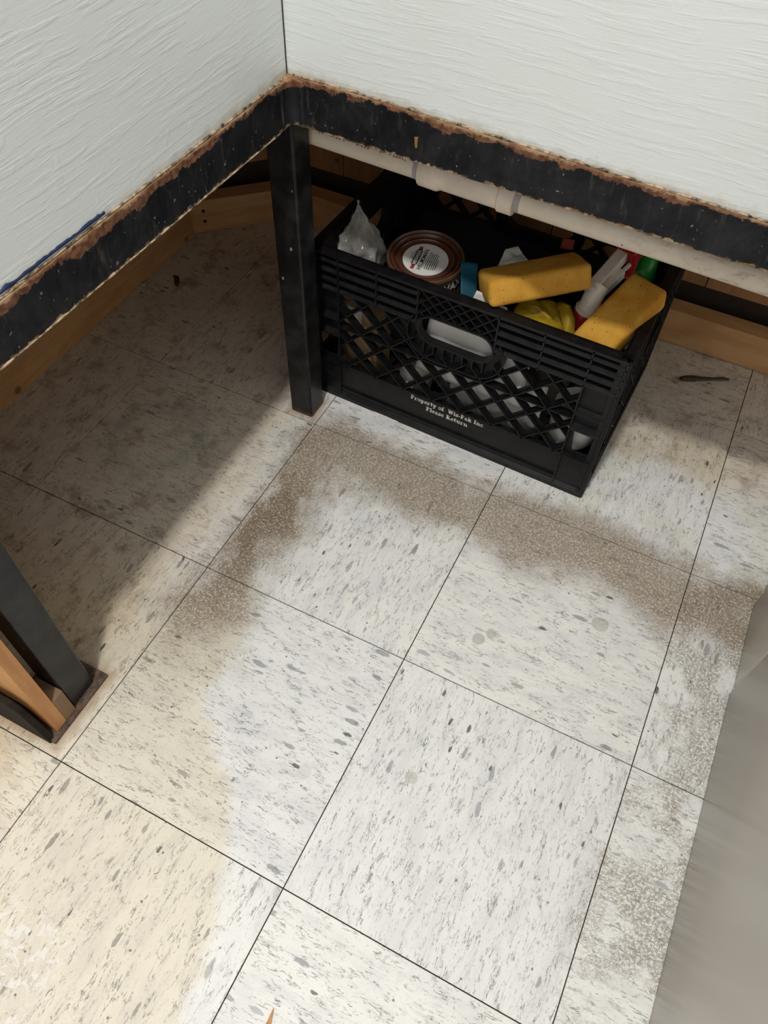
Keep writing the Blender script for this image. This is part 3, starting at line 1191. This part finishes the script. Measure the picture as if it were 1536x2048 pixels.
def letters(name, body, size, mat, parent, loc, rot, bold=0.0, width=None, **kw):
    me = text_mesh(body, size, bold, **kw)
    if width:
        xs = [v.co.x for v in me.vertices]
        f = width / (max(xs) - min(xs))
        x0 = min(xs)
        for v in me.vertices:
            v.co.x = (v.co.x - x0) * f
    o = link(name, me, mat, parent, loc=loc)
    o.rotation_euler = rot
    return o


# slab-serif letters drawn stroke by stroke, cap height 1
def arc(cx, cy, rx, ry, a0, a1, n=12):
    return [(cx + rx * math.cos(math.radians(a0 + (a1 - a0) * k / n)), cy + ry * math.sin(math.radians(a0 + (a1 - a0) * k / n))) for k in range(n + 1)]


def st_(x, y0, y1, w=0.24):
    return ([(x, y0), (x, y1)], w)


def sl_(x0, x1, y, h=0.13):
    return ([(x0, y), (x1, y)], h)


B_, X_ = 0.065, 0.68
GLY = {
    'P': ([st_(.26, 0, 1, .26), sl_(.03, .52, B_), sl_(.03, .4, 1 - B_), (arc(.40, .71, .26, .22, 95, -95), .18)], .84),
    'r': ([st_(.22, 0, X_), sl_(.02, .46, B_), sl_(.02, .24, X_ - B_), (arc(.46, .42, .20, .20, 165, 60), .17), ([(.52, .56), (.58, .56)], .2)], .66),
    'o': ([(arc(.33, .34, .235, .265, 0, 360, 20), .2)], .68),
    'p': ([st_(.22, -.28, X_), sl_(.02, .46, -.28 + B_), sl_(.02, .24, X_ - B_), (arc(.38, .34, .23, .255, 110, -110), .18)], .76),
    'e': ([(arc(.32, .34, .22, .26, 5, 315, 18), .18), ([(.16, .37), (.52, .37)], .11)], .64),
    't': ([st_(.24, .12, .92), sl_(.02, .46, X_ - B_), (arc(.36, .2, .12, .12, 180, 300), .18)], .52),
    'y': ([([(.16, .62), (.37, .08)], .22), ([(.60, .62), (.30, -.20), (.12, -.22)], .16), sl_(.0, .34, X_ - B_), sl_(.46, .76, X_ - B_)], .76),
    'f': ([st_(.24, 0, .80), sl_(.03, .48, B_), sl_(.03, .48, X_ - B_), (arc(.38, .80, .15, .14, 180, 40), .18)], .52),
    'W': ([([(.14, .95), (.36, .06)], .24), ([(.36, .06), (.58, .90)], .15), ([(.54, .95), (.78, .06)], .24), ([(.78, .06), (1.0, .95)], .15), sl_(.0, .34, 1 - B_), sl_(.42, .72, 1 - B_), sl_(.86, 1.14, 1 - B_)], 1.16),
    'i': ([st_(.22, 0, X_), sl_(.02, .42, B_), sl_(.02, .24, X_ - B_), ([(.12, .90), (.33, .90)], .19)], .45),
    's': ([([(.47, .50), (.40, .61), (.24, .61), (.13, .50), (.20, .40), (.38, .30), (.46, .19), (.36, .07), (.18, .07), (.08, .18)], .17), st_(.47, .45, X_, .1), st_(.07, 0, .22, .1)], .56),
    '-': ([sl_(.04, .38, .33, .16)], .44),
    'a': ([(arc(.27, .20, .17, .145, 0, 360, 14), .16), st_(.47, .06, .46, .22), (arc(.29, .45, .19, .16, 0, 160), .15), sl_(.46, .66, B_)], .68),
    'k': ([st_(.22, 0, 1), sl_(.02, .44, B_), sl_(.02, .24, 1 - B_), ([(.30, .28), (.58, .60)], .13), ([(.38, .40), (.62, .05)], .22), sl_(.48, .78, B_), sl_(.44, .74, X_ - B_)], .80),
    'I': ([st_(.26, 0, 1, .27), sl_(.03, .49, B_), sl_(.03, .49, 1 - B_)], .55),
    'n': ([st_(.22, 0, X_), sl_(.02, .42, B_), sl_(.02, .24, X_ - B_), (arc(.40, .43, .20, .17, 170, 0), .17), st_(.60, 0, .45), sl_(.44, .80, B_)], .84),
    'c': ([(arc(.32, .34, .22, .26, 45, 315, 16), .19), ([(.44, .50), (.50, .50)], .18)], .60),
    'l': ([st_(.22, 0, 1), sl_(.02, .42, B_), sl_(.02, .24, 1 - B_)], .44),
    'R': ([st_(.26, 0, 1, .26), sl_(.03, .50, B_), sl_(.03, .4, 1 - B_), (arc(.42, .73, .24, .20, 95, -95), .18), ([(.48, .48), (.76, .05)], .24), sl_(.66, .96, B_)], .98),
    'u': ([st_(.22, .22, X_), sl_(.02, .24, X_ - B_), (arc(.40, .25, .20, .17, 190, 350), .17), st_(.60, 0, X_), sl_(.42, .62, X_ - B_), sl_(.60, .80, B_)], .84),
}


def slab_text(body, cap, width):
    bm = bmesh.new()
    x = 0.0
    for chx in body:
        if chx == ' ':
            x += 0.42
            continue
        strokes, adv = GLY[chx]
        for pts, w in strokes:
            for (ax, ay), (bx, by) in zip(pts, pts[1:]):
                L = math.hypot(bx - ax, by - ay)
                if L < 1e-6:
                    continue
                ex, ey = (bx - ax) / L, (by - ay) / L
                k = w * 0.16 if len(pts) > 2 else 0.0
                nx, ny = -ey * w / 2, ex * w / 2
                bm.faces.new([bm.verts.new((x + q[0], q[1], 0)) for q in ((ax - ex * k - nx, ay - ey * k - ny), (bx + ex * k - nx, by + ey * k - ny), (bx + ex * k + nx, by + ey * k + ny), (ax - ex * k + nx, ay - ey * k + ny))])
        x += adv
    for v in bm.verts:
        v.co.x *= width / x
        v.co.y *= cap
    me = bpy.data.meshes.new('lettering')
    bm.to_mesh(me)
    bm.free()
    return me


for body, wd, x, z in (('Property of  Wis-Pak Inc', 0.1235, 0.1738, 0.0590), ('Please Return', 0.0715, 0.2012, 0.0462)):
    o = link('lettering', slab_text(body, 0.0088, wd), M['letter'], crate, loc=(x, 0.0041, z))
    o.rotation_euler = (math.pi / 2, 0, 0)

# ================================================================ THINGS IN THE CRATE
# ---- varnish can
can = empty('varnish_can', (0.1100, 0.1420, 0.150), rot=(math.radians(4.5), math.radians(2.0), 0))
tag(can, 'round brown-lidded varnish can with a white paper label on its lid', 'can')
RC = 0.0525
cb = link('body', lathe_mesh('body', [(0, 0.0), (RC - 0.002, 0.0), (RC, 0.002), (RC, 0.112), (RC, 0.1145)], 56), M['canside'], can, smooth=True)
smooth_angle(cb)
rim = link('rim', lathe_mesh('rim', [(RC - 0.0002, 0.113), (RC + 0.0014, 0.1150), (RC + 0.0018, 0.1190), (RC + 0.0012, 0.1225), (RC - 0.0006, 0.1240), (RC - 0.0022, 0.1225), (RC - 0.0030, 0.1190)], 56), M['canrim'], can)
smooth_angle(rim, 60)
lid = link('lid', lathe_mesh('lid', [(RC - 0.0028, 0.1180), (RC - 0.0042, 0.1215), (RC - 0.0066, 0.1222), (RC - 0.0082, 0.1200), (RC - 0.0092, 0.1155), (RC - 0.0108, 0.1150), (RC - 0.0118, 0.1188), (RC - 0.0136, 0.1192), (RC - 0.0150, 0.1172), (0.0335, 0.1160), (0, 0.1160)], 56), M['canlid'], can)
smooth_angle(lid, 50)
lab = link('lid_label', lathe_mesh('lid_label', [(0, 0.1167), (0.0318, 0.1167), (0.0320, 0.1160)], 48), M['paper'], can)
LZ = 0.11705
la = math.radians(97.0)      # reading direction on the lid, in the room


def on_lid(name, body, size, mat, along_, down, bold=0.0, width=None):
    d = Vector((math.cos(la), math.sin(la), 0))
    n = Vector((math.sin(la), -math.cos(la), 0))
    p = d * along_ + n * down
    return letters(name, body, size, mat, lab, (p.x, p.y, LZ), (0, 0, la), bold, width)


def plate_on_lid(name, a0, a1, d0, d1, mat, r=0.0, z=0.0):
    pts = stadium((a0 + a1) / 2, -(d0 + d1) / 2, (a1 - a0) / 2, (d1 - d0) / 2, 6) if r else [(a0, -d1), (a1, -d1), (a1, -d0), (a0, -d0)]
    bm = bmesh.new()
    bm.faces.new([bm.verts.new((x, y, LZ - 0.00015 + z)) for x, y in pts])
    me = bpy.data.meshes.new(name)
    bm.to_mesh(me)
    bm.free()
    o = link(name, me, mat, lab)
    o.rotation_euler = (0, 0, la)
    return o


plate_on_lid('logo_bar', -0.0245, -0.0160, -0.0150, -0.0100, M['red'])
plate_on_lid('logo_bar', 0.0160, 0.0225, -0.0150, -0.0100, M['red'])
plate_on_lid('logo_plate', -0.0175, 0.0175, -0.0168, -0.0082, M['ink'], 1, 0.00005)
on_lid('logo_lettering', 'MINWAX', 0.0078, M['letter'], -0.0150, -0.0098, 0.0002, 0.0300)
on_lid('lettering', 'HELMSMAN', 0.0086, M['greenink'], -0.0225, -0.0005, 0.00018, 0.0420)
# rows of small print, too fine to read
def print_rows(name, rows, parent, mat, ang, z):
    bm = bmesh.new()
    rnd = random.Random(3)
    for (a0, a1, d, h) in rows:
        a = a0
        while a < a1:
            w = rnd.uniform(0.0012, 0.0042)
            b = min(a + w, a1)
            bm.faces.new([bm.verts.new((x, y, z)) for x, y in ((a, -d), (b, -d), (b, -d + h), (a, -d + h))])
            a = b + 0.0007
    me = bpy.data.meshes.new(name)
    bm.to_mesh(me)
    bm.free()
    o = link(name, me, mat, parent)
    o.rotation_euler = (0, 0, ang)
    o['kind'] = 'stuff'
    return o


print_rows('small_print', [(-0.017, 0.008, 0.0015, 0.0006), (-0.019, 0.016, 0.0045, 0.0012), (-0.0195, 0.016, 0.0073, 0.0012), (-0.0195, 0.014, 0.0101, 0.0012),
                           (-0.018, 0.015, 0.0129, 0.0012), (-0.0175, 0.013, 0.0157, 0.0012), (-0.016, 0.004, 0.0185, 0.0012), (-0.006, 0.012, -0.0178, 0.0008), (-0.004, 0.008, -0.0205, 0.0008)], lab, M['ink'], la, LZ)


def wrap(o, R, ang0, z0):
    """bend flat letters round the can, ang0 is the angle of x=0"""
    for v in o.data.vertices:
        a = ang0 + v.co.x / R
        v.co = Vector((R * math.cos(a), R * math.sin(a), z0 + v.co.y))
    return o


# side print: band with the name, gold name below
AF = math.radians(-24)
for nm, a0, a1, z0, z1, mat, dr in (('side_band', -0.055, 0.028, 0.0945, 0.1130, M['letter'], 0.00015), ('side_band', -0.054, 0.027, 0.0952, 0.1123, M['ink'], 0.0003)):
    bm = bmesh.new()
    rows = []
    for k in range(33):
        a = AF + (a0 + (a1 - a0) * k / 32) / RC
        cut = 0.008 * max(0.0, (k - 28) / 4.0)
        rows.append([bm.verts.new(((RC + dr) * math.cos(a), (RC + dr) * math.sin(a), z)) for z in (z0 + cut, z1 - cut)])
    for A, B in zip(rows, rows[1:]):
        bm.faces.new((A[0], B[0], B[1], A[1]))
    me = bpy.data.meshes.new(nm)
    bm.to_mesh(me)
    bm.free()
    link(nm, me, mat, can, smooth=True)
for body, size, x0, wd, z0, mat in (('MINWAX', 0.0175, -0.050, 0.074, 0.0978, M['letter']), ('HELMSMAN', 0.027, -0.060, 0.102, 0.0735, M['gold'])):
    me = text_mesh(body, size, 0.0008)
    xs = [v.co.x for v in me.vertices]
    f = wd / (max(xs) - min(xs))
    for v in me.vertices:
        v.co.x = x0 + (v.co.x - min(xs)) * f
    o = link('side_lettering', me, mat, can)
    wrap(o, RC + 0.00045, AF, z0)

# ---- sponges
def sponge(loc, rot, dims, label, seed):
    o = link('sponge', rounded_block('sponge', *dims, 0.0075, 0.0007, seed), M['sponge'], smooth=True)
    o.location = loc
    o.rotation_euler = rot
    tag(o, label, 'sponge', 'sponges on top of the crate')
    return o


def rot_zyx(yaw, pitch, roll):
    return (Matrix.Rotation(yaw, 3, 'Z') @ Matrix.Rotation(pitch, 3, 'Y') @ Matrix.Rotation(roll, 3, 'X')).to_euler()


sponge((0.2690, 0.1335, 0.289), rot_zyx(0.649, -0.108, -0.355), (0.136, 0.064, 0.035), 'yellow sponge beside the varnish can, tilted up over yellow cloth', 1)
d2 = math.atan2(0.155, 0.051)
sponge((0.3900, 0.1370, 0.2665), rot_zyx(math.radians(69), -0.36, 0.0), (0.122, 0.056, 0.035), 'yellow sponge at the crate\'s right end, half in shadow', 2)

# ---- spray bottle
sb = empty('spray_bottle', (0.335, 0.150, 0.03))
tag(sb, 'clear spray bottle with a white trigger head and red collar between the sponges', 'bottle')


def part_world(o, root):
    o.parent = root
    bpy.context.view_layer.update()
    o.matrix_parent_inverse = root.matrix_world.inverted()
    return o


def chain(name, pts, rad, mat, root, seg=18, deg=45):
    o = link(name, tube_mesh(name, pts, rad, seg), mat)
    smooth_angle(o, deg)
    return part_world(o, root)


chain('body', [(0.309, 0.166, 0.050), (0.309, 0.166, 0.052), (0.324, 0.160, 0.150), (0.331, 0.156, 0.190), (0.340, 0.1535, 0.222), (0.3415, 0.1545, 0.235)], [0.028, 0.031, 0.031, 0.028, 0.015, 0.013], M['clearbody'], sb, 24)
chain('collar', [(0.3405, 0.1535, 0.228), (0.3408, 0.154, 0.230), (0.3440, 0.156, 0.250), (0.3442, 0.1562, 0.2515)], [0.0160, 0.0175, 0.0170, 0.0150], M['redplastic'], sb, 24)
chain('neck', [(0.344, 0.156, 0.250), (0.3443, 0.1563, 0.2535), (0.345, 0.157, 0.2545), (0.346, 0.160, 0.270), (0.350, 0.172, 0.283)], [0.0168, 0.0168, 0.0145, 0.0135, 0.0120], M['whiteplastic'], sb, 24)


def bar3(name, a, b, w, h, mat, root, upv=(0, 0, 1), taper=1.0, bev=0.002):
    """bevelled bar between two points, w wide and h high"""
    a, b = Vector(a), Vector(b)
    t = (b - a).normalized()
    s = t.cross(Vector(upv)).normalized()
    n = s.cross(t)
    bm_ = MB()
    pts = []
    for p, k in ((a, 1.0), (b, taper)):
        for sx in (-1, 1):
            for sz in (-1, 1):
                pts.append(tuple(p + s * sx * w / 2 * k + n * sz * h / 2 * k))
    bm_.hexa(pts)
    bm_.bevel(bev, 2)
    o = bm_.build(name, mat)
    return part_world(o, root)


bar3('head', (0.340, 0.158, 0.278), (0.361, 0.236, 0.300), 0.017, 0.017, M['whiteplastic'], sb)
bar3('head_cylinder', (0.350, 0.164, 0.270), (0.367, 0.212, 0.283), 0.012, 0.014, M['whiteplastic'], sb)
bar3('nozzle', (0.362, 0.226, 0.297), (0.374, 0.262, 0.308), 0.030, 0.024, M['redplastic'], sb)
bar3('trigger', (0.375, 0.250, 0.297), (0.377, 0.212, 0.274), 0.012, 0.012, M['redplastic'], sb, taper=0.8)
bar3('trigger_rod', (0.366, 0.208, 0.284), (0.373, 0.226, 0.289), 0.005, 0.005, M['whiteplastic'], sb, bev=0.001)

# ---- green bottle lying along the right wall
gb = empty('green_bottle', (0.425, 0.20, 0.03))
tag(gb, 'green plastic bottle lying beside the right sponge', 'bottle')
chain('body', [(0.394, 0.094, 0.178), (0.394, 0.097, 0.178), (0.394, 0.105, 0.180), (0.394, 0.18, 0.194), (0.393, 0.225, 0.208), (0.391, 0.252, 0.228), (0.389, 0.268, 0.243)], [0.010, 0.019, 0.0220, 0.0225, 0.0225, 0.0230, 0.018], M['green'], gb, 24)
chain('cap', [(0.389, 0.266, 0.241), (0.388, 0.270, 0.245), (0.385, 0.287, 0.262), (0.3845, 0.289, 0.2635)], [0.0160, 0.0195, 0.0190, 0.0160], M['green'], gb, 24)
o = link('cap_ring', lathe_mesh('cap_ring', [(0.0055, 0.0), (0.0075, 0.0015), (0.0095, 0.0)], 24), M['green'])
o.location = (0.378, 0.262, 0.2630)
o.rotation_euler = (0.5, 0.2, 0)
smooth_angle(o, 60)
part_world(o, gb)

# ---- crumpled clear bag
def bag_mesh():
    def wob(r, z, a):
        k = 1 + 0.22 * (abs(math.sin(2.5 * a + z * 25)) - 0.5) + 0.16 * (abs(math.sin(4 * a - z * 60 + 1.0)) - 0.5)
        return r * k
    prof = [(0, 0.0), (0.030, 0.002), (0.038, 0.02), (0.040, 0.05), (0.040, 0.08), (0.041, 0.10), (0.038, 0.115), (0.031, 0.128), (0.023, 0.140), (0.016, 0.153), (0.009, 0.168), (0.002, 0.182), (0, 0.183)]
    pp = []
    for (r0, z0), (r1, z1) in zip(prof, prof[1:]):
        for q in range(3):
            pp.append((r0 + (r1 - r0) * q / 3, z0 + (z1 - z0) * q / 3))
    pp.append(prof[-1])
    me = lathe_mesh('film', pp, 72, wob)
    for v in me.vertices:
        n = mnoise.noise_vector(v.co * 38 + Vector((1.7, 0.3, 5.0)))
        q = v.co * 42
        rdg = abs(mnoise.noise(q)) + 0.5 * abs(mnoise.noise(q * 2.1))
        out = Vector((v.co.x, v.co.y, 0.0))
        out = out.normalized() if out.length > 1e-6 else Vector((0, 0, 1))
        v.co += n * 0.006 - out * rdg * 0.012
        s_ = max(0.0, v.co.z - 0.11) / 0.07
        v.co.x += s_ * 0.004
        v.co.y += s_ * 0.018
    return me


bg = link('plastic_bag', bag_mesh(), M['bag'], smooth=True)
bg.location = (0.012, 0.134, 0.1725)
bg.scale = (0.86, 0.86, 0.76)
bg.rotation_euler = (0, 0, 0.9)
tag(bg, 'crumpled clear plastic bag at the crate\'s left end, beside the varnish can', 'bag')


# ---- wrinkled soft pieces: cloth and paper built as folded sheets with thickness
def sheet(name, nx, ny, fn, mat, th=0.0012, root=None):
    bm = bmesh.new()
    V = [[bm.verts.new(fn(i / nx, j / ny)) for j in range(ny + 1)] for i in range(nx + 1)]
    for i in range(nx):
        for j in range(ny):
            bm.faces.new((V[i][j], V[i + 1][j], V[i + 1][j + 1], V[i][j + 1]))
    bmesh.ops.recalc_face_normals(bm, faces=list(bm.faces))
    bm.normal_update()
    bmesh.ops.solidify(bm, geom=list(bm.faces), thickness=th)
    me = bpy.data.meshes.new(name)
    bm.to_mesh(me)
    bm.free()
    return link(name, me, mat, root, smooth=True)


def corner_sheet(name, p00, p10, p01, p11, mat, amp, fr, seed, th=0.001, nx=14, ny=14, ridge=0.0):
    a, b, c, d = map(Vector, (p00, p10, p01, p11))
    nrm = (b - a).cross(c - a).normalized()

    def fn(s, t):
        p = a * (1 - s) * (1 - t) + b * s * (1 - t) + c * (1 - s) * t + d * s * t
        w = mnoise.noise(p * fr + Vector((seed, seed * 2, 0)))
        w2 = abs(mnoise.noise(p * fr * 2.3 + Vector((seed * 3, 1, 0))))
        return p + nrm * (w * amp + w2 * ridge)
    return sheet(name, nx, ny, fn, mat, th)


# yellow rubber glove lying over the other things
gl = empty('rubber_glove', (0.305, 0.125, 0.03))
tag(gl, 'folded yellow rubber glove under the tilted sponge', 'glove')


def cuff(name, pts, rx, rz, seed, n=26):
    """flattened wrinkled tube"""
    bm = bmesh.new()
    rings = []
    P = [Vector(p) for p in pts]
    for i, p in enumerate(P):
        t = (P[min(i + 1, len(P) - 1)] - P[max(i - 1, 0)]).normalized()
        s = t.cross(Vector((0, 0, 1))).normalized()
        up = s.cross(t)
        ring = []
        for k in range(n):
            a = 2 * math.pi * k / n
            w = 1 + 0.12 * math.sin(3 * a + i * 0.9 + seed) + 0.08 * (abs(math.sin(4 * a + i * 0.35 + seed)) - 0.5) + 0.10 * mnoise.noise(Vector((math.cos(a) * 2, math.sin(a) * 2, i * 0.7 + seed)))
            ring.append(bm.verts.new(p + s * rx[i] * w * math.cos(a) + up * rz[i] * w * math.sin(a)))
        rings.append(ring)
    for A, B in zip(rings, rings[1:]):
        for k in range(n):
            bm.faces.new((A[k], A[(k + 1) % n], B[(k + 1) % n], B[k]))
    bm.faces.new(rings[-1])
    bm.faces.new(rings[0][::-1])
    bmesh.ops.recalc_face_normals(bm, faces=list(bm.faces))
    me = bpy.data.meshes.new(name)
    bm.to_mesh(me)
    bm.free()
    return me


def glove_fn(q, t):
    """a folded cuff: creases fan out from its right end"""
    x = 0.256 + 0.084 * q
    y = 0.090 + 0.062 * t + 0.012 * q
    z = 0.205 + 0.046 * math.sin(min(1.0, t * 1.5) * math.pi / 2) - 0.030 * q * q
    fan = math.atan2(t - 0.15, 1.25 - q)
    z += 0.0065 * (abs(math.sin(fan * 9.0)) - 0.4) + 0.004 * mnoise.noise(Vector((q * 5, t * 5, 3)))
    y -= 0.006 * abs(math.sin(fan * 7.0 + 0.5))
    return Vector((x, y, z))


part_world(sheet('hand', 40, 34, glove_fn, M['glove'], 0.0016), gl)
part_world(link('finger', cuff('finger', [(0.272, 0.099, 0.250), (0.288, 0.101, 0.251), (0.304, 0.107, 0.249), (0.318, 0.115, 0.242), (0.328, 0.122, 0.230)], [0.005, 0.0075, 0.008, 0.008, 0.005], [0.0035, 0.005, 0.0055, 0.0055, 0.004], 5.0), M['glove'], smooth=True), gl)
part_world(link('finger', cuff('finger', [(0.306, 0.152, 0.248), (0.318, 0.144, 0.251), (0.327, 0.133, 0.245), (0.333, 0.121, 0.230), (0.334, 0.110, 0.212)], [0.006, 0.0085, 0.009, 0.008, 0.006], [0.005, 0.006, 0.007, 0.006, 0.005], 8.0), M['glove'], smooth=True), gl)

# papers and packets
p = corner_sheet('teal_packet', (0.186, 0.096, 0.240), (0.206, 0.104, 0.235), (0.164, 0.140, 0.276), (0.184, 0.152, 0.272), M['teal'], 0.002, 30, 3, 0.006)
tag(p, 'teal-blue packet standing between the varnish can and a sponge', 'packet')
p = corner_sheet('paper_sheet', (0.128, 0.091, 0.105), (0.300, 0.085, 0.105), (0.152, 0.093, 0.246), (0.300, 0.088, 0.246), M['paper'], 0.003, 26, 11, 0.0008, 20, 20, 0.003)
tag(p, 'creased white paper seen through the crate\'s handle hole', 'paper')
p = corner_sheet('paper_scrap', (0.196, 0.088, 0.236), (0.262, 0.086, 0.240), (0.205, 0.097, 0.272), (0.250, 0.099, 0.260), M['paper'], 0.004, 40, 4, 0.0008, 12, 8)
tag(p, 'white paper corner showing at the rim below the tilted sponge', 'paper')
p = corner_sheet('paper_scrap', (0.266, 0.083, 0.228), (0.330, 0.080, 0.226), (0.270, 0.085, 0.259), (0.316, 0.084, 0.254), M['paper'], 0.002, 40, 6, 0.0008, 10, 6)
tag(p, 'white paper flap at the rim under the yellow glove', 'paper')
p = corner_sheet('white_rag', (0.186, 0.205, 0.205), (0.262, 0.240, 0.215), (0.203, 0.214, 0.262), (0.216, 0.226, 0.264), M['paper'], 0.008, 36, 8, 0.002, 20, 18, 0.010)
tag(p, 'pale rag peak in the dark behind the tilted sponge', 'rag')
p = corner_sheet('crumpled_tissue', (0.180, 0.105, 0.035), (0.330, 0.098, 0.033), (0.185, 0.110, 0.150), (0.330, 0.104, 0.145), M['paper'], 0.010, 34, 21, 0.001, 26, 26, 0.010)
tag(p, 'crumpled white paper low in the crate, behind the lattice', 'paper')

# carton at the left end
m = MB()
m.box(-0.034, 0.034, -0.02, 0.02, 0.0, 0.150)
m.bevel(0.0015)
ct = m.build('carton', M['card'])
ct.location = (0.030, 0.118, 0.020)
ct.rotation_euler = (0, 0, -0.15)
tag(ct, 'small brown carton behind the lattice at the crate\'s left end', 'carton')
m = MB()
m.box(-0.030, 0.006, -0.0206, -0.0200, 0.118, 0.148)
m.build('white_label', M['paper'], ct)
m = MB()
for k in range(5):
    m.box(-0.026, -0.012, -0.0211, -0.0206, 0.127 + k * 0.004, 0.1284 + k * 0.004)
m.build('barcode_lines', M['ink'], ct)
# amber bottle low left
o = link('amber_bottle', lathe_mesh('amber_bottle', [(0, 0), (0.022, 0), (0.024, 0.003), (0.024, 0.080), (0.020, 0.092), (0.010, 0.098), (0.010, 0.112), (0, 0.113)], 28), M['amber'])
o.location = (0.012, 0.165, 0.018)
smooth_angle(o)
tag(o, 'amber-brown bottle seen low through the lattice at the left end', 'bottle')
# white tubes and cups behind the lattice
wt = empty('white_jar', (0.120, 0.118, 0.018))
tag(wt, 'white jar with a grey lid behind the lattice below the varnish can', 'jar')
smooth_angle(link('body', lathe_mesh('body', [(0, 0), (0.024, 0), (0.026, 0.003), (0.026, 0.060), (0.023, 0.066), (0, 0.066)], 30), M['cup'], wt))
smooth_angle(link('lid', lathe_mesh('lid', [(0.0245, 0.064), (0.0255, 0.065), (0.0255, 0.080), (0.024, 0.082), (0, 0.082)], 30), M['whiteplastic'], wt))
wc = empty('white_cup', (0.378, 0.114, 0.020))
tag(wc, 'white cup with a navy foot behind the lattice at the right end', 'cup')
smooth_angle(link('foot', lathe_mesh('foot', [(0, 0), (0.028, 0), (0.030, 0.003), (0.031, 0.040), (0, 0.040)], 36), M['bluecup'], wc))
smooth_angle(link('bowl', lathe_mesh('bowl', [(0, 0.0405), (0.0315, 0.0405), (0.0345, 0.046), (0.0355, 0.105), (0.0345, 0.1055), (0.0335, 0.104), (0.0325, 0.060), (0, 0.056)], 36), M['cup'], wc))
wc2 = link('white_tub', lathe_mesh('white_tub', [(0, 0.0), (0.026, 0.0), (0.029, 0.003), (0.032, 0.120), (0.0325, 0.123), (0.031, 0.1235), (0.029, 0.02), (0, 0.018)], 36), M['cup'])
wc2.location = (0.238, 0.152, 0.018)
smooth_angle(wc2)
tag(wc2, 'white tub standing behind the crumpled paper in the crate\'s middle', 'tub')
# dark cloth filling the back of the crate
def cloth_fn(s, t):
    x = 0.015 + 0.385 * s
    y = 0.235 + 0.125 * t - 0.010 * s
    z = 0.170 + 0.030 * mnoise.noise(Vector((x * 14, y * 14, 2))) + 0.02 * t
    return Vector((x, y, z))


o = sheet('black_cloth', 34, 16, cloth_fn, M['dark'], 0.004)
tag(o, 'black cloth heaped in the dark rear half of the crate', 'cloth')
o = corner_sheet('red_label', (0.252, 0.345, 0.200), (0.272, 0.350, 0.200), (0.252, 0.352, 0.214), (0.270, 0.356, 0.214), M['red'], 0.002, 40, 2, 0.003, 6, 6)
tag(o, 'small red tag in the dark at the back of the crate', 'tag')

# ================================================================ BITS ON THE FLOOR
o = corner_sheet('floor_paper', (0.070, 0.0655, 0.0016), (0.116, 0.0645, 0.0012), (0.073, 0.088, 0.0016), (0.118, 0.087, 0.0012), M['paper'], 0.0006, 60, 5, 0.0004, 8, 6)
tag(o, 'scrap of white paper sticking out under the crate\'s front edge', 'paper')
mm = cuff('dry_strip', [(0.500, 0.3815, 0.0036), (0.508, 0.3850, 0.0045), (0.520, 0.3905, 0.0044), (0.535, 0.3985, 0.0034), (0.552, 0.4075, 0.0030), (0.566, 0.4155, 0.0034), (0.577, 0.4195, 0.0030)], [0.003, 0.0062, 0.0065, 0.0042, 0.0030, 0.0042, 0.0020], [0.002, 0.0034, 0.0034, 0.0026, 0.0020, 0.0022, 0.0012], 3.0, 14)
o = link('dry_strip', mm, M['debris'], smooth=True)
tag(o, 'curled dark-brown dried strip on the floor right of the crate', 'debris')
o = link('plaster_crumb', rounded_block('plaster_crumb', 0.009, 0.006, 0.007, 0.0015, 0.0016, 4, 2), M['bone'])
o.location = (-0.4500, 0.1520, 0.0045)
tag(o, 'pale crumb against the sill board under the left counter', 'crumb')
o = link('dark_flake', cuff('dark_flake', [(-0.418, 0.203, 0.002), (-0.409, 0.200, 0.0026), (-0.400, 0.188, 0.0024), (-0.396, 0.180, 0.0016)], [0.002, 0.005, 0.0045, 0.0018], [0.001, 0.0018, 0.0016, 0.001], 1.0, 10), M['soffit'], smooth=True)
tag(o, 'small black flake on the floor near the left sill board', 'flake')

m = MB()
m.hexa([(0.3525, -0.7085, 0.0003), (0.3526, -0.7085, 0.0014), (0.3534, -0.7088, 0.0003), (0.3533, -0.7088, 0.0014),
        (0.3530, -0.7270, 0.0003), (0.3532, -0.7265, 0.0024), (0.3590, -0.7250, 0.0003), (0.3588, -0.7245, 0.0024)])
tag(m.build('wood_splinter', M['ply']), 'small brown wood splinter on the white floor at the bottom edge', 'splinter')

# ================================================================ GREY CABINET AT THE RIGHT
def enamel_box(name, x0, x1, y0, y1, z1, label, parent=None):
    m = MB()
    m.box(x0, x1, y0, y1, 0.0006, z1)
    m.bevel(0.0045, 3)
    return m


cab = empty('grey_cabinet', (0.70, -0.155, 0))
tag(cab, 'smooth grey enamel cabinet side, blurred and close, at the right edge', 'cabinet')
for nm, x0, y0, y1 in (('front_panel', 0.6955, -1.50, -0.1555), ('side_panel', 0.6985, -0.1500, -0.0085), ('rear_edge', 0.7085, -0.0060, 0.0300)):
    m = enamel_box(nm, x0, 1.25, y0, y1, 0.86, '')
    o = m.build(nm, M['enamel'])
    smooth_angle(o, 50)
    part_world(o, cab)
